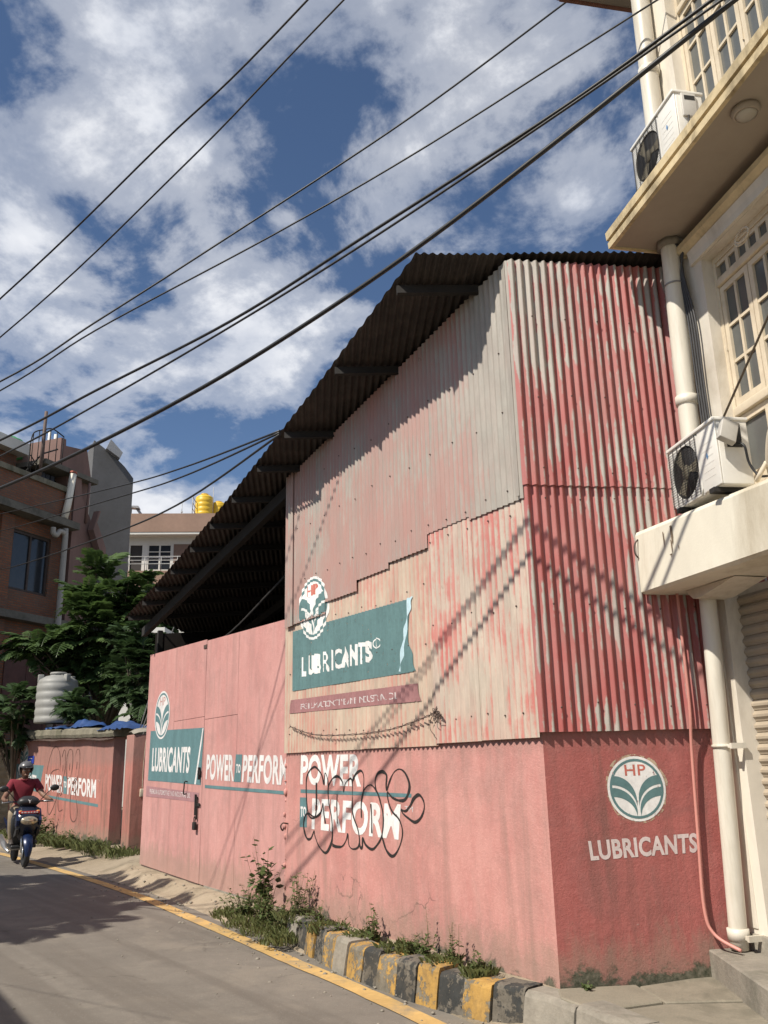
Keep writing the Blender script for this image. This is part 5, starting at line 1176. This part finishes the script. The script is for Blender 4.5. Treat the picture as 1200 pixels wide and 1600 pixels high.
def pinnate_tree(label, base, blobs, n_tip, nobj, seed, size=1.0, mats=FR, group=None):
    rr_ = random.Random(seed); o = thing('pinnate_tree', label, 'tree', Matrix.Translation(base), group); B = Vector(base)
    tips = []; tot = sum(b[3] * b[4] * b[5] for b in blobs)
    for (cx, cy, cz, rx, ry, rz) in blobs:
        k = max(2, int(n_tip * rx * ry * rz / tot))
        for _ in range(k):
            while True:
                p = Vector((rr_.uniform(-1, 1), rr_.uniform(-1, 1), rr_.uniform(-1, 1)))
                if .3 < p.length < 1: break
            tips.append(Vector((cx + p.x * rx, cy + p.y * ry, cz + p.z * rz)))
    zc = sum(t.z for t in tips) / len(tips); cc = Vector((sum(t.x for t in tips) / len(tips), sum(t.y for t in tips) / len(tips), zc))
    tr = MB(); fork = Vector((cc.x * .5 + B.x * .5, cc.y * .5 + B.y * .5, B.z + (zc - B.z) * .45))
    tr.tube([(0, 0, -.2), (fork - B) * .5 + Vector((.05, 0, 0)), fork - B], [.15 * size, .12 * size, .10 * size], 8)
    for t in tips[::2]:
        m_ = fork.lerp(t, .55) + Vector((0, 0, .18)); tr.tube([fork - B, m_ - B, t - B], [.05 * size, .03 * size, .010], 5, False)
    link('trunk', tr, BARK, o)
    items = []
    for t in tips:
        for _ in range(rr_.randint(6, 9)):
            a = rr_.uniform(0, 2 * pi); up_ = rr_.uniform(-.35, .9); out_ = (t - cc); out_.z *= .5
            d = Vector((cos(a), sin(a), up_)) + out_.normalized() * .55; d.normalize()
            z_ = Vector((0, 0, 1)); s_ = z_.cross(d).normalized(); n_ = d.cross(s_)
            sc = rr_.uniform(.5, 1.3) * size
            M = Matrix(((d.x, s_.x, n_.x, t.x - B.x), (d.y, s_.y, n_.y, t.y - B.y), (d.z, s_.z, n_.z, t.z - B.z), (0, 0, 0, 1))) @ Matrix.Scale(sc, 4)
            items.append((-(t.y) * .6 + t.z * .4 + rr_.uniform(0, .4), M, rr_.randrange(4)))
    items.sort(key=lambda q_: -q_[0])
    for _, M, k in items[:nobj]: link('frond', mats[k], None, o, M)
    if items[nobj:]:
        mb = MB()
        for _, M, k in items[nobj:]:
            me = mats[k]; mb.add([M @ v.co for v in me.vertices], [tuple(p.vertices) for p in me.polygons])
        link('foliage', mb, mats[0].materials[0], o, None, kind='stuff')
    return o
pinnate_tree('tall dark green feathery tree behind the street wall, its top before the grey building', (-7.7, 24.3, 0), [(-8.0, 24.0, 5.25, .9, .8, .85), (-9.2, 23.9, 4.8, .95, .7, .55), (-7.2, 24.0, 6.2, .60, .5, .7), (-6.9, 24.2, 5.2, .75, .7, .9), (-8.45, 24.1, 6.1, .45, .5, .4), (-7.7, 24.0, 4.2, .8, .7, .55), (-8.05, 24.3, 6.7, .40, .4, .75)], 150, 290, 21, 1.12)
pinnate_tree('greyish feathery shrub tree beside the gate opening under the warehouse eave', (-6.0, 22.0, 0), [(-6.2, 21.6, 3.9, .55, .5, .8), (-5.75, 21.4, 3.3, .5, .4, .6), (-6.5, 22, 4.7, .5, .5, .5)], 60, 220, 22, .8, FRD)
pinnate_tree('low feathery sapling to the right of the white tank behind the coping', (-7.4, 21.6, 1.8), [(-7.45, 21.3, 3.05, .45, .3, .28)], 12, 80, 23, .7, FRD)
pinnate_tree('drooping feathery sapling at the left of the white tank', (-9.6, 23.2, 0), [(-9.5, 22.6, 3.2, .55, .4, .5), (-9.9, 23.0, 2.6, .5, .4, .5)], 24, 150, 24, .75, FRD)
pinnate_tree('roadside feathery tree across the road casting leafy shade on the asphalt', (-8.3, 8.6, 0), [(-7.3, 8.0, 4.5, 1.1, 1.2, .6), (-7.8, 9.3, 4.7, 1.1, 1.2, .7), (-8.2, 10.6, 4.6, 1.0, 1.0, .6), (-6.7, 9.0, 4.3, .6, .7, .4)], 60, 100, 25, 1.15)
# weeds at the kerb and on the verge
def leaf_poly(L_, w, curl=.2):
    return [Vector(p) for p in ((0, 0, 0), (L_ * .3, w, -.02 * L_), (L_ * .7, w * .75, -curl * L_ * .5), (L_, 0, -curl * L_), (L_ * .7, -w * .75, -curl * L_ * .5), (L_ * .3, -w, -.02 * L_))]
def weed(label, p, h, n, spread, ll, lw, seed, sep=False, seedhead=False, dens=14):
    rr_ = random.Random(seed); o = thing('weed', label, 'weed', Matrix.Translation(p), 'weeds growing along the wall foot'); st = MB(); lf = MB()
    for i in range(n):
        a = rr_.uniform(0, 2 * pi); s_ = rr_.uniform(.2, 1) * spread; hh = h * rr_.uniform(.45, 1.0); b = Vector((rr_.uniform(-1, 1) * spread * .35, rr_.uniform(-1, 1) * spread * .35, -.03))
        top = b + Vector((cos(a) * s_, sin(a) * s_, hh)); mid = b.lerp(top, .5) + Vector((rr_.uniform(-.02, .02), rr_.uniform(-.02, .02), .03 * hh))
        c = catmull([b, mid, top], 6); st.tube(c, [.004 - .003 * k / len(c) for k in range(len(c))], 4, False)
        for k in range(dens):
            t = rr_.uniform(.12, 1.0) if not seedhead else rr_.uniform(.1, .75); q_ = c[min(len(c) - 1, int(t * (len(c) - 1)))]
            az_ = rr_.uniform(0, 2 * pi); M = Matrix.Translation(q_) @ Matrix.Rotation(az_, 4, 'Z') @ Matrix.Rotation(rr_.uniform(-.9, .35), 4, 'Y') @ Matrix.Rotation(rr_.uniform(-.5, .5), 4, 'X')
            sc = rr_.uniform(.55, 1.15) * (1.15 - .5 * t)
            pts = [M @ (v * sc) for v in leaf_poly(ll, lw)]
            if sep and k < 9: link('leaf', MB().add(pts, [tuple(range(6))]), WEED, o)
            else: lf.add(pts, [tuple(range(6))])
        if seedhead:
            for k in range(10):
                q_ = c[-1] + Vector((rr_.uniform(-.012, .012), rr_.uniform(-.012, .012), -.016 * k)); lf.add([q_ + v for v in leaf_poly(.022, .006)], [tuple(range(6))])
    link('stem', st, STEMM, o)
    link('foliage', lf, WEED, o, None, kind='stuff')
    return o
def wp(s, y, z=.23): return tuple(fw(s, y, z))
weed('tall broad leaved weed climbing at the joint of gate and wall', wp(4.25, .16, .17), .78, 16, .18, .10, .040, 31, True)
weed('bushy weed spilling over the dirt at the foot of the tall climber', wp(4.55, .26, .14), .38, 26, .24, .06, .016, 32)
weed('spreading weed clump at the left end of the kerb', wp(3.95, .24, .17), .30, 22, .26, .055, .014, 33)
weed('dense bushy weed behind the first kerb blocks', wp(3.45, .14), .44, 20, .16, .055, .014, 34)
weed('small weed behind the second yellow block', wp(3.05, .15), .20, 10, .14, .05, .012, 35)
weed('low trailing weed tuft along the back of the kerb', wp(2.6, .18), .12, 12, .2, .045, .011, 36)
weed('upright leafy weed in the middle of the wall foot', wp(2.10, .14), .34, 10, .09, .055, .014, 37)
weed('bushy weed with a tall bare seed stalk behind the kerb', wp(1.38, .16), .20, 18, .17, .055, .013, 38)
weed('slim tall stalk with seed head above the bushy weed', wp(1.30, .12), .42, 3, .06, .04, .010, 39, False, True, 8)
weed('upright weed with pale flower spikes near the wall corner', wp(.92, .14), .36, 6, .07, .05, .013, 40, False, True)
weed('small leafy weed right behind the last yellow block', wp(.62, .16), .20, 8, .09, .05, .013, 41)
weed('tiny weed by the paving slab at the mossy side wall foot', tuple(SD @ Vector((-.14, .10, .24))), .08, 7, .08, .035, .014, 42)
weed('low weed hanging over the front of the kerb near its left end', wp(3.7, .22, .16), .16, 16, .22, .05, .012, 43)
weed('dry brownish weed patch before the kerb beside the road', wp(3.2, .20, .22), .10, 12, .15, .045, .010, 44)
weed('tall weed against the pink wall behind the scooter', tuple(CW @ Vector((3.2, .25, .15))), .55, 16, .3, .12, .035, 45)
weed('sprawling weed at the foot of the damp pink wall', tuple(CW @ Vector((2.0, .4, .12))), .32, 18, .5, .09, .02, 46)
weed('weed tuft at the end of the pink wall by the pier', tuple(CW @ Vector((.6, .35, .12))), .36, 16, .4, .09, .02, 47)
def grass_patch(label_pts, n, h, seed, name='grass'):
    rr_ = random.Random(seed); mb = MB()
    for _ in range(n):
        c, rad, z = rr_.choice(label_pts); a = rr_.uniform(0, 2 * pi); r_ = rad * sqrt(rr_.random()); b = Vector((c[0] + cos(a) * r_, c[1] + sin(a) * r_, z - .02)); hh = h * rr_.uniform(.4, 1.1); d = rr_.uniform(0, 2 * pi); lean = rr_.uniform(.1, .8) * hh; w = .004 + .004 * rr_.random()
        D = Vector((cos(d), sin(d), 0)); S_ = Vector((-D.y, D.x, 0)); m_ = b + D * lean * .4 + Vector((0, 0, hh * .65)); e = b + D * lean + Vector((0, 0, hh * (.85)))
        mb.add([b - S_ * w, b + S_ * w, m_ + S_ * w * .7, e, m_ - S_ * w * .7], [(0, 1, 2, 3, 4)])
    o = link(name, mb, GRASSM, None, None, kind='stuff'); return o
def fp(s, y, z): p = fw(s, y); return ((p.x, p.y), z)
gp_ = [(fp(s_, y_, z_)[0], r_, z_) for s_, y_, r_, z_ in ((4.7, .30, .26, .12), (4.2, .34, .28, .11), (3.7, .36, .26, .10), (3.3, .42, .18, .08), (3.5, .15, .2, .22), (2.8, .2, .18, .22), (2.2, .18, .15, .22), (1.6, .2, .15, .23), (1.0, .2, .14, .23), (.6, .18, .12, .23))]
grass_patch(gp_, 2600, .10, 51)
cwp_ = []
for k in range(14):
    p = CW @ Vector((-.5 + .42 * k, .35 + .35 * R.random(), 0)); cwp_.append(((p.x, p.y), R.choice((.12, .2, .35)), .12))
p = PR @ Vector((-.2, .3, 0)); cwp_ += [((p.x, p.y), .4, .12), ((p.x + .5, p.y - .5), .35, .12)]
grass_patch(cwp_, 2600, .20, 52)
# stones and litter on the dirt
rb = MB(); rr_ = random.Random(5)
for _ in range(420):
    s_ = rr_.uniform(-.1, 9.8); y_ = abs(rr_.gauss(.45, .35)); p = fw(s_, y_)
    q_ = closest_road(p); u = 1 - min(1, max(0, y_ / max(.3, (Vector((q_.x, q_.y, 0)) - Vector((*fw(s_)[:2], 0))).length)))
    sz = rr_.choice((.006, .009, .013, .02)) * rr_.uniform(.6, 1.2); rb.ball((p.x, p.y, .012 + .16 * u * u * (3 - 2 * u) + .004), sz, 1, (1, rr_.uniform(.6, 1.2), .6))
for _ in range(60):
    x, y = rr_.uniform(-4, 0), rr_.uniform(4, 12); rb.ball((x, y, .05), rr_.uniform(.006, .012), 1, (1, .8, .5))
link('gravel', rb, CONC, None, None, kind='stuff')

# low house across the road: stands left of the frame, its shade falls on the near asphalt
LH = frame((-4.63, 4.40), -33)
lh = thing('low_house', 'low brick house beside the road with a flat roof shading the asphalt', 'house', LH)
link('wall', MB().box((-5, .25, 0), (1.5, 5, 3.2)), BRICKM, lh); link('roof', MB().box((-5.2, .0, 3.22), (1.6, 5.2, 3.42)), CONC, lh)
link('door', MB().bbox((-1.6, .215, 0), (-.7, .247, 2.05), .01), w2.data.materials[0], lh); link('window', MB().bbox((-.2, .215, .9), (.9, .247, 2.0), .01), FRAMEP, lh)
# ================================================================== OVERHEAD CABLES
def wire(label, pts, r, group='overhead cables', sag=0):
    o = thing('overhead_cable', label, 'cable', None, group, MB().tube(catmull(pts, 8), r, 8).mesh('overhead_cable'), CABLE)
wire('thickest black cable slanting across the sky in front of the roof corner', [(3.1, 2.75, 5.95), (2.16, 3.43, 5.5), (1.9, 3.61, 5.4), (1.08, 4.19, 5.05), (.34, 4.72, 4.76), (-.4, 5.25, 4.53), (-1.28, 5.87, 4.32), (-2.35, 6.63, 4.16), (-3.47, 7.42, 4.06), (-5.5, 8.85, 3.98), (-10, 12.05, 4.05)], .0150)
wire('upper cable of the close pair just above the thickest cable', [(3.1, 2.72, 5.85), (2.0, 3.49, 5.5), (1.79, 3.64, 5.43), (1.09, 4.14, 5.21), (-.09, 4.97, 4.94), (-1.09, 5.69, 4.74), (-2.37, 6.59, 4.62), (-3.5, 7.4, 4.52), (-6, 9.15, 4.42), (-10, 12.0, 4.4)], .0105)
wire('lower thinner cable of the close pair above the thickest cable', [(3.1, 2.72, 5.82), (2.06, 3.45, 5.47), (1.83, 3.61, 5.4), (1.09, 4.14, 5.19), (-.02, 4.93, 4.91), (-1.04, 5.65, 4.7), (-2.36, 6.59, 4.49), (-3.48, 7.39, 4.36), (-6, 9.2, 4.2), (-10, 12.0, 4.1)], .0080)
wire('thin cable running from the top right to meet another low at the left', [(3.6, 6.5, 9.8), (2.53, 6.75, 9.25), (1.97, 6.88, 8.89), (.35, 7.27, 7.85), (-1.53, 7.73, 6.83), (-2.95, 8.07, 6.08), (-4.01, 8.32, 5.54), (-6.5, 8.92, 4.7), (-11, 10.0, 3.9)], .0100)
wire('thin cable passing just below the eave of the cream building', [(2.44, 5.57, 7.57), (2.32, 5.61, 7.52), (1.59, 5.92, 7.24), (.3, 6.48, 6.76), (-1.01, 7.05, 6.36), (-2.87, 7.85, 5.86), (-4.0, 8.34, 5.45), (-6.5, 9.4, 4.8), (-11, 11.3, 4.0)], .0085)
wire('steep thin cable nearest the upper left corner of the sky', [(1.2, .9, 4.3), (-.18, 1.89, 3.62), (-.66, 2.23, 3.44), (-1.34, 2.71, 3.2), (-3.0, 3.9, 2.75), (-6, 6.0, 2.6)], .0030)
wire('steep thin cable parallel to and just right of the upper left one', [(1.4, 1.2, 4.7), (-.09, 2.26, 4.02), (-.73, 2.72, 3.73), (-1.64, 3.37, 3.41), (-3.4, 4.6, 3.0), (-7, 7.2, 2.9)], .0032)
wire('highest of three service cables from the warehouse eave to the brick house', [(-1.06, 8.36, 4.93), (-2.75, 11.2, 5.55), (-4.66, 14.26, 6.30), (-10.1, 21.77, 8.11), (-13.2, 26, 9.2)], .012, 'service cables from the eave')
wire('middle service cable from the warehouse eave to the brick house', [(-1.06, 8.36, 4.91), (-2.75, 11.2, 5.42), (-4.65, 14.26, 6.10), (-10.27, 22.24, 7.77), (-13.4, 26.4, 8.8)], .012, 'service cables from the eave')
wire('lowest sagging service cable from the warehouse eave across the brick window', [(-1.06, 8.36, 4.89), (-2.8, 11.2, 5.02), (-4.9, 14.18, 5.35), (-10.18, 22.84, 6.9), (-12.3, 26.2, 7.7)], .013, 'service cables from the eave')

# ================================================================== SCOOTER AND RIDER
SF = frame((-6.24, 15.72, .03), 150) @ Matrix.Scale(1.03, 4)
NAVY = surf('dark_navy_paint', (.012, .016, .03), .15, 3, .25, 0); BLUEP = surf('metallic_blue_paint', (.008, .018, .06), .1, 3, .3, 0, metal=.2)
PLAST = surf('black_plastic', (.02, .02, .021), .2, 6, .45, .05); SILVER = surf('silver_metal', (.5, .5, .5), .1, 5, .3, 0, metal=.8)
LENS = surf('headlight_lens', (.50, .42, .30), .5, 26, .08, 0, metal=.6)
sc_ = thing('motor_scooter', 'dark blue motor scooter with a red plate strip ridden along the road edge', 'scooter', SF)
def loft(secs, n=16, axis='z', caps=True):
    """secs: (along, center_a, half_a, half_y[, center_y]) rings; axis z: ring in xy at height, axis x: ring in yz"""
    vs = []; fs = []
    for sct in secs:
        t, c, ha, hy = sct[:4]; cy_ = sct[4] if len(sct) > 4 else 0
        for k in range(n):
            a = 2 * pi * k / n; ca, sa = cos(a), sin(a); e = .72
            u_ = math.copysign(abs(ca) ** e, ca) * ha + c; w_ = math.copysign(abs(sa) ** e, sa) * hy + cy_
            vs.append((u_, w_, t) if axis == 'z' else (t, w_, u_))
    m = len(secs)
    for i in range(m - 1):
        for k in range(n): fs.append((i * n + k, i * n + (k + 1) % n, (i + 1) * n + (k + 1) % n, (i + 1) * n + k))
    if caps: fs += [tuple(reversed(range(n))), tuple((m - 1) * n + k for k in range(n))]
    mb = MB().add(vs, fs, True); return mb
RX = Matrix.Rotation(pi / 2, 4, 'X')
def wheel(name, x):
    t_ = link(name, MB().lathe([(.165, -.03), (.20, -.045), (.228, -.03), (.236, 0), (.228, .03), (.20, .045), (.165, .03)], 30, Matrix.Translation((x, 0, .236)) @ RX), BLACK, sc_)
    rim = MB().lathe([(.168, -.026), (.150, -.022), (.150, .022), (.168, .026)], 24, Matrix.Translation((x, 0, .236)) @ RX).lathe([(.045, -.04), (.045, .04)], 14, Matrix.Translation((x, 0, .236)) @ RX)
    for k in range(5):
        a = 2 * pi * k / 5; rim.tube([(x + .03 * cos(a), 0, .236 + .03 * sin(a)), (x + .155 * cos(a), 0, .236 + .155 * sin(a))], .016, 5)
    link('rim', rim, GREYM, t_)
    return t_
wheel('front_wheel', 0); wheel('rear_wheel', -1.27)
link('brake_disc', MB().lathe([(.09, -.003), (.09, .003)], 20, Matrix.Translation((0, -.055, .236)) @ RX), SILVER, sc_)
link('fork', MB().tube([(0, .065, .236), (-.10, .065, .60)], .024, 8).tube([(0, -.065, .236), (-.10, -.065, .60)], .024, 8), SILVER, sc_)
fd = MB(); n_ = 14
for i in range(n_):
    a = radians(-12 + 150 * i / (n_ - 1)); wd_ = .075 * (1 - .55 * (abs(i / (n_ - 1) - .45) * 2) ** 2.2)
    for yy, rr2 in ((-wd_, .255), (-wd_ * .6, .278), (0, .288), (wd_ * .6, .278), (wd_, .255)): fd.v.append((rr2 * cos(a), yy, .25 + rr2 * sin(a)))
for i in range(n_ - 1):
    for k in range(4): fd.f.append((i * 5 + k, i * 5 + k + 1, (i + 1) * 5 + k + 1, (i + 1) * 5 + k)); fd.sm.append(True)
link('front_fender', fd, BLUEP, sc_)
link('front_apron', loft([(.40, -.20, .06, .10), (.50, -.13, .10, .15), (.62, -.05, .14, .19), (.74, -.02, .16, .215), (.84, -.06, .14, .20), (.93, -.13, .10, .16), (.99, -.17, .07, .10)]), NAVY, sc_)
link('leg_shield', loft([(.34, -.33, .03, .16), (.55, -.24, .035, .23), (.75, -.20, .04, .245), (.93, -.24, .04, .19)]), PLAST, sc_)
for sg in (1, -1):
    link('side_panel', MB().prism([(.10, .66), (.12, .74), (-.02, .90), (-.12, .92), (-.08, .78), (.0, .64)], sg * .155, sg * .195), BLUEP, sc_)
    link('side_trim', MB().prism([(.03, .52), (.08, .60), (-.05, .62), (-.22, .50), (-.2, .46)], sg * .14, sg * .185), PLAST, sc_)
    link('turn_signal', MB().ball((.045, sg * .14, .885), .03, 2, (1, 1.1, .5)), surf('amber_lens', (.6, .3, .1), .1, 6, .2, 0) if sg == 1 else bpy.data.materials['amber_lens'], sc_)
    link('mirror_stem', MB().tube([(-.20, sg * .20, 1.05), (-.17, sg * .30, 1.17), (-.15, sg * .36, 1.22)], .008, 6), PLAST, sc_)
    mr_ = link('mirror', MB().ball((-.15, sg * .405, 1.245), .075, 2, (.35, 1.05, .72)), PLAST, sc_)
    link('grip', MB().tube([(-.22, sg * .27, 1.03), (-.25, sg * .41, 1.03)], .019, 8), BLACK, sc_)
    link('brake_lever', MB().tube(catmull([(-.19, sg * .24, 1.03), (-.15, sg * .32, 1.03), (-.16, sg * .42, 1.02)], 4), .007, 5), SILVER, sc_)
link('headlight', MB().ball((.10, 0, .735), .14, 3, (.42, 1.0, .50)), LENS, sc_)
link('number_strip', MB().bbox((.045, -.165, .845), (.075, .165, .885), .005), surf('red_plate', (.45, .03, .02), .1, 4, .5, 0), sc_)
nb = MB()
for k, (a, b) in enumerate(((-.13, -.10), (-.085, -.05), (-.03, .0), (.015, .04), (.06, .09), (.105, .13))): nb.box((.0755, a, .856), (.0765, b, .875))
link('plate_characters', nb, WHITE_G, sc_, None, kind='stuff')
hc = link('handlebar_cover', loft([(.96, -.16, .08, .13), (1.02, -.13, .10, .19), (1.08, -.16, .09, .15), (1.12, -.19, .05, .08)]), PLAST, sc_)
link('badge', MB().add([(-.022, -.028, 1.065), (-.018, -.018, 1.068), (-.012, 0, 1.045), (-.018, .018, 1.068), (-.022, .028, 1.065), (-.010, .006, 1.035), (-.006, .005, 1.01), (-.006, -.005, 1.01), (-.010, -.006, 1.035)], [(0, 1, 2, 8), (4, 5, 2, 3), (2, 5, 6, 7, 8)]), WHITE_G, hc)
link('handlebar', MB().tube([(-.22, -.28, 1.03), (-.2, -.15, 1.03), (-.2, .15, 1.03), (-.22, .28, 1.03)], .014, 8), PLAST, sc_)
link('floorboard', MB().bbox((-.85, -.20, .28), (-.28, .20, .335), .02), PLAST, sc_)
link('seat', loft([(-.60, .73, .03, .09), (-.68, .745, .05, .13), (-.95, .755, .055, .15), (-1.2, .79, .055, .14), (-1.42, .80, .03, .09)], 16, 'x'), BLACK, sc_)
link('rear_body', loft([(-.66, .54, .18, .13), (-.85, .54, .19, .19), (-1.15, .60, .15, .20), (-1.45, .68, .09, .12), (-1.60, .72, .04, .06)], 16, 'x'), NAVY, sc_)
link('engine_case', loft([(-.85, .30, .08, .12), (-1.1, .28, .09, .15), (-1.38, .26, .06, .10)], 12, 'x'), GREYM, sc_)
link('exhaust', MB().tube([(-.75, -.16, .20), (-1.0, -.19, .24), (-1.15, -.20, .30), (-1.62, -.21, .40)], [.02, .025, .055, .05], 10), SILVER, sc_)
link('side_stripe', MB().prism([(-.75, .58), (-1.35, .68), (-1.4, .74), (-.8, .66)], .195, .21).prism([(-.75, .58), (-1.35, .68), (-1.4, .74), (-.8, .66)], -.21, -.195), BLUEP, sc_)

def skin(chains, radii_scale=1.0, sub=2):
    """chains: lists of (x, y, z, r); equal points are shared -> one continuous skinned surface"""
    vs = []; rs = []; es = []; idx = {}
    def vid(p):
        k = tuple(round(c, 4) for c in p[:3])
        if k not in idx: idx[k] = len(vs); vs.append(k); rs.append(p[3])
        return idx[k]
    for c in chains:
        ids = [vid(p) for p in c]; es += list(zip(ids, ids[1:]))
    me = bpy.data.meshes.new('skin'); me.from_pydata(vs, es, []); o = bpy.data.objects.new('skin', me); COL.objects.link(o)
    m = o.modifiers.new('s', 'SKIN'); m.use_smooth_shade = True
    for v, r in zip(me.skin_vertices[0].data, rs):
        rr2 = r if isinstance(r, tuple) else (r, r); v.radius = (rr2[0] * radii_scale, rr2[1] * radii_scale)
    me.skin_vertices[0].data[0].use_root = True
    o.modifiers.new('d', 'SUBSURF').levels = sub
    bpy.context.view_layer.update()
    ev = o.evaluated_get(bpy.context.evaluated_depsgraph_get()); em = ev.to_mesh()
    mb = MB().add([tuple(v.co) for v in em.vertices], [tuple(p.vertices) for p in em.polygons], True)
    ev.to_mesh_clear(); bpy.data.objects.remove(o); bpy.data.meshes.remove(me); return mb
SKINM = surf('brown_skin', (.19, .10, .065), .08, 8, .55, 0); SHIRT = surf('maroon_cotton', (.17, .014, .026), .2, 6, .9, .3, 30)
TROU = surf('khaki_cotton', (.24, .19, .13), .2, 5, .9, .3, 24); SHOE = surf('dark_shoe', (.05, .04, .035), .2, 8, .6, 0); HELM = surf('grey_helmet_shell', (.10, .10, .105), .15, 5, .3, 0)
pel = (-.90, 0, .88, .135)
ch = [[pel, (-.88, 0, 1.02, .13), (-.85, 0, 1.18, .145), (-.83, 0, 1.32, .11), (-.80, 0, 1.405, .055), (-.79, 0, 1.45, .062), (-.775, 0, 1.51, .085), (-.78, 0, 1.575, .088), (-.79, 0, 1.625, .06)]]
for sg in (1, -1):
    ch.append([(-.83, 0, 1.32, .11), (-.84, sg * .19, 1.325, .068), (-.70, sg * .30, 1.13, .047), (-.56, sg * .355, 1.075, .040), (-.34, sg * .365, 1.065, .028), (-.275, sg * .355, 1.058, .034)])
    ch.append([pel, (-.86, sg * .11, .86, .095), (-.43, sg * .20, .83, .068), (-.46, sg * .19, .66, .062), (-.52, sg * .17, .42, .043), (-.50, sg * .165, .375, .036)])
bodym = skin(ch)
for sg in (1, -1):       # fingers closed round the grips, thumb below
    for k, ln in enumerate((.9, 1.0, .96, .78)):
        y = sg * (.325 + .021 * k); b = Vector((-.275, y, 1.066)); bodym.tube([b, b + Vector((.045 * ln, 0, .006)), b + Vector((.068 * ln, 0, -.020)), b + Vector((.052 * ln, 0, -.045)), b + Vector((.030 * ln, 0, -.048))], [.0105, .0100, .0095, .0085, .006], 6)
    bodym.tube([(-.29, sg * .325, 1.055), (-.262, sg * .300, 1.040), (-.235, sg * .295, 1.020)], [.012, .011, .008], 6)
bodym.ball((-.688, 0, 1.520), .017, 2, (1.1, .8, 1.3)).ball((-.70, 0, 1.462), .03, 2, (.8, 1, .8))   # nose, chin
for sg in (1, -1): bodym.ball((-.785, sg * .088, 1.52), .028, 2, (.6, .35, 1.1))
rd_ = thing('person', 'rider in a maroon polo shirt, khaki trousers and open grey helmet on the scooter', 'person', SF, None, bodym.mesh('person'), SKINM)
shp = [[(-.90, 0, .87, .15), (-.88, 0, 1.02, .15), (-.85, 0, 1.18, .163), (-.83, 0, 1.31, .125), (-.815, 0, 1.375, .075)]]
for sg in (1, -1): shp.append([(-.83, 0, 1.31, .125), (-.84, sg * .195, 1.33, .085), (-.765, sg * .255, 1.225, .078), (-.735, sg * .275, 1.185, .074)])
link('shirt', skin(shp), SHIRT, rd_)
link('collar', MB().tube([(-.80 + .075 * cos(a), .07 * sin(a), 1.392 - .018 * cos(a)) for a in [i * 2 * pi / 14 for i in range(15)]], .016, 6), SHIRT, rd_)
tr_ = [[(-.90, 0, .89, .145), (-.88, 0, .96, .142)]]
for sg in (1, -1): tr_.append([(-.90, 0, .89, .145), (-.86, sg * .11, .865, .108), (-.43, sg * .20, .835, .080), (-.455, sg * .19, .66, .078), (-.515, sg * .17, .45, .062), (-.53, sg * .168, .40, .060)])
link('trousers', skin(tr_), TROU, rd_)
for sg in (1, -1): link('shoe', loft([(-.58, .375, .040, .042, sg * .165), (-.50, .382, .048, .046, sg * .168), (-.38, .365, .030, .045, sg * .178), (-.30, .352, .014, .030, sg * .185)], 12, 'x'), SHOE, rd_)
for sg in (1, -1):
    e_ = link('eye', MB().ball((-.697, sg * .034, 1.540), .012, 2, (.5, 1.2, .7)), surf('eye_white', (.5, .48, .45), .05) if sg == 1 else bpy.data.materials['eye_white'], rd_)
    link('pupil', MB().ball((-.6925, sg * .034, 1.540), .006, 1, (.5, 1, 1)), BLACK, e_)
link('mouth', MB().ball((-.688, 0, 1.483), .018, 2, (.35, 1.2, .3)), surf('lips', (.15, .06, .05), .1), rd_)
bmx = bmesh.new(); bmesh.ops.create_uvsphere(bmx, u_segments=28, v_segments=18, radius=.128)
bmesh.ops.delete(bmx, geom=[f for f in bmx.faces if (lambda c: (c.z < .03 and c.x > .045) or c.z < -.085)(f.calc_center_median())], context='FACES')
ex = bmesh.ops.extrude_face_region(bmx, geom=bmx.faces[:])
for v in ex['geom']:
    if isinstance(v, bmesh.types.BMVert): v.co *= .90
for v in bmx.verts: v.co = Vector((-.785 + v.co.x * 1.08, v.co.y, 1.575 + v.co.z * .98))
bmesh.ops.recalc_face_normals(bmx, faces=bmx.faces[:])
hm = link('helmet', MB().bm(bmx, None, True), HELM, rd_)
pk = [(-.69, -.11, 1.60), (-.665, -.06, 1.605), (-.655, 0, 1.607), (-.665, .06, 1.605), (-.69, .11, 1.60), (-.63, .085, 1.585), (-.59, .045, 1.58), (-.58, 0, 1.58), (-.59, -.045, 1.58), (-.63, -.085, 1.585)]
link('peak', MB().add(pk + [(a, b, c - .006) for a, b, c in pk], [tuple(range(10)), tuple(reversed(range(10, 20)))] + [(i, i + 10, (i + 1) % 10 + 10, (i + 1) % 10) for i in range(10)]), PLAST, hm)
link('chin_strap', MB().tube(catmull([(-.78, .105, 1.50), (-.73, .07, 1.44), (-.715, 0, 1.425), (-.73, -.07, 1.44), (-.78, -.105, 1.50)], 5), .007, 5), BLACK, hm)
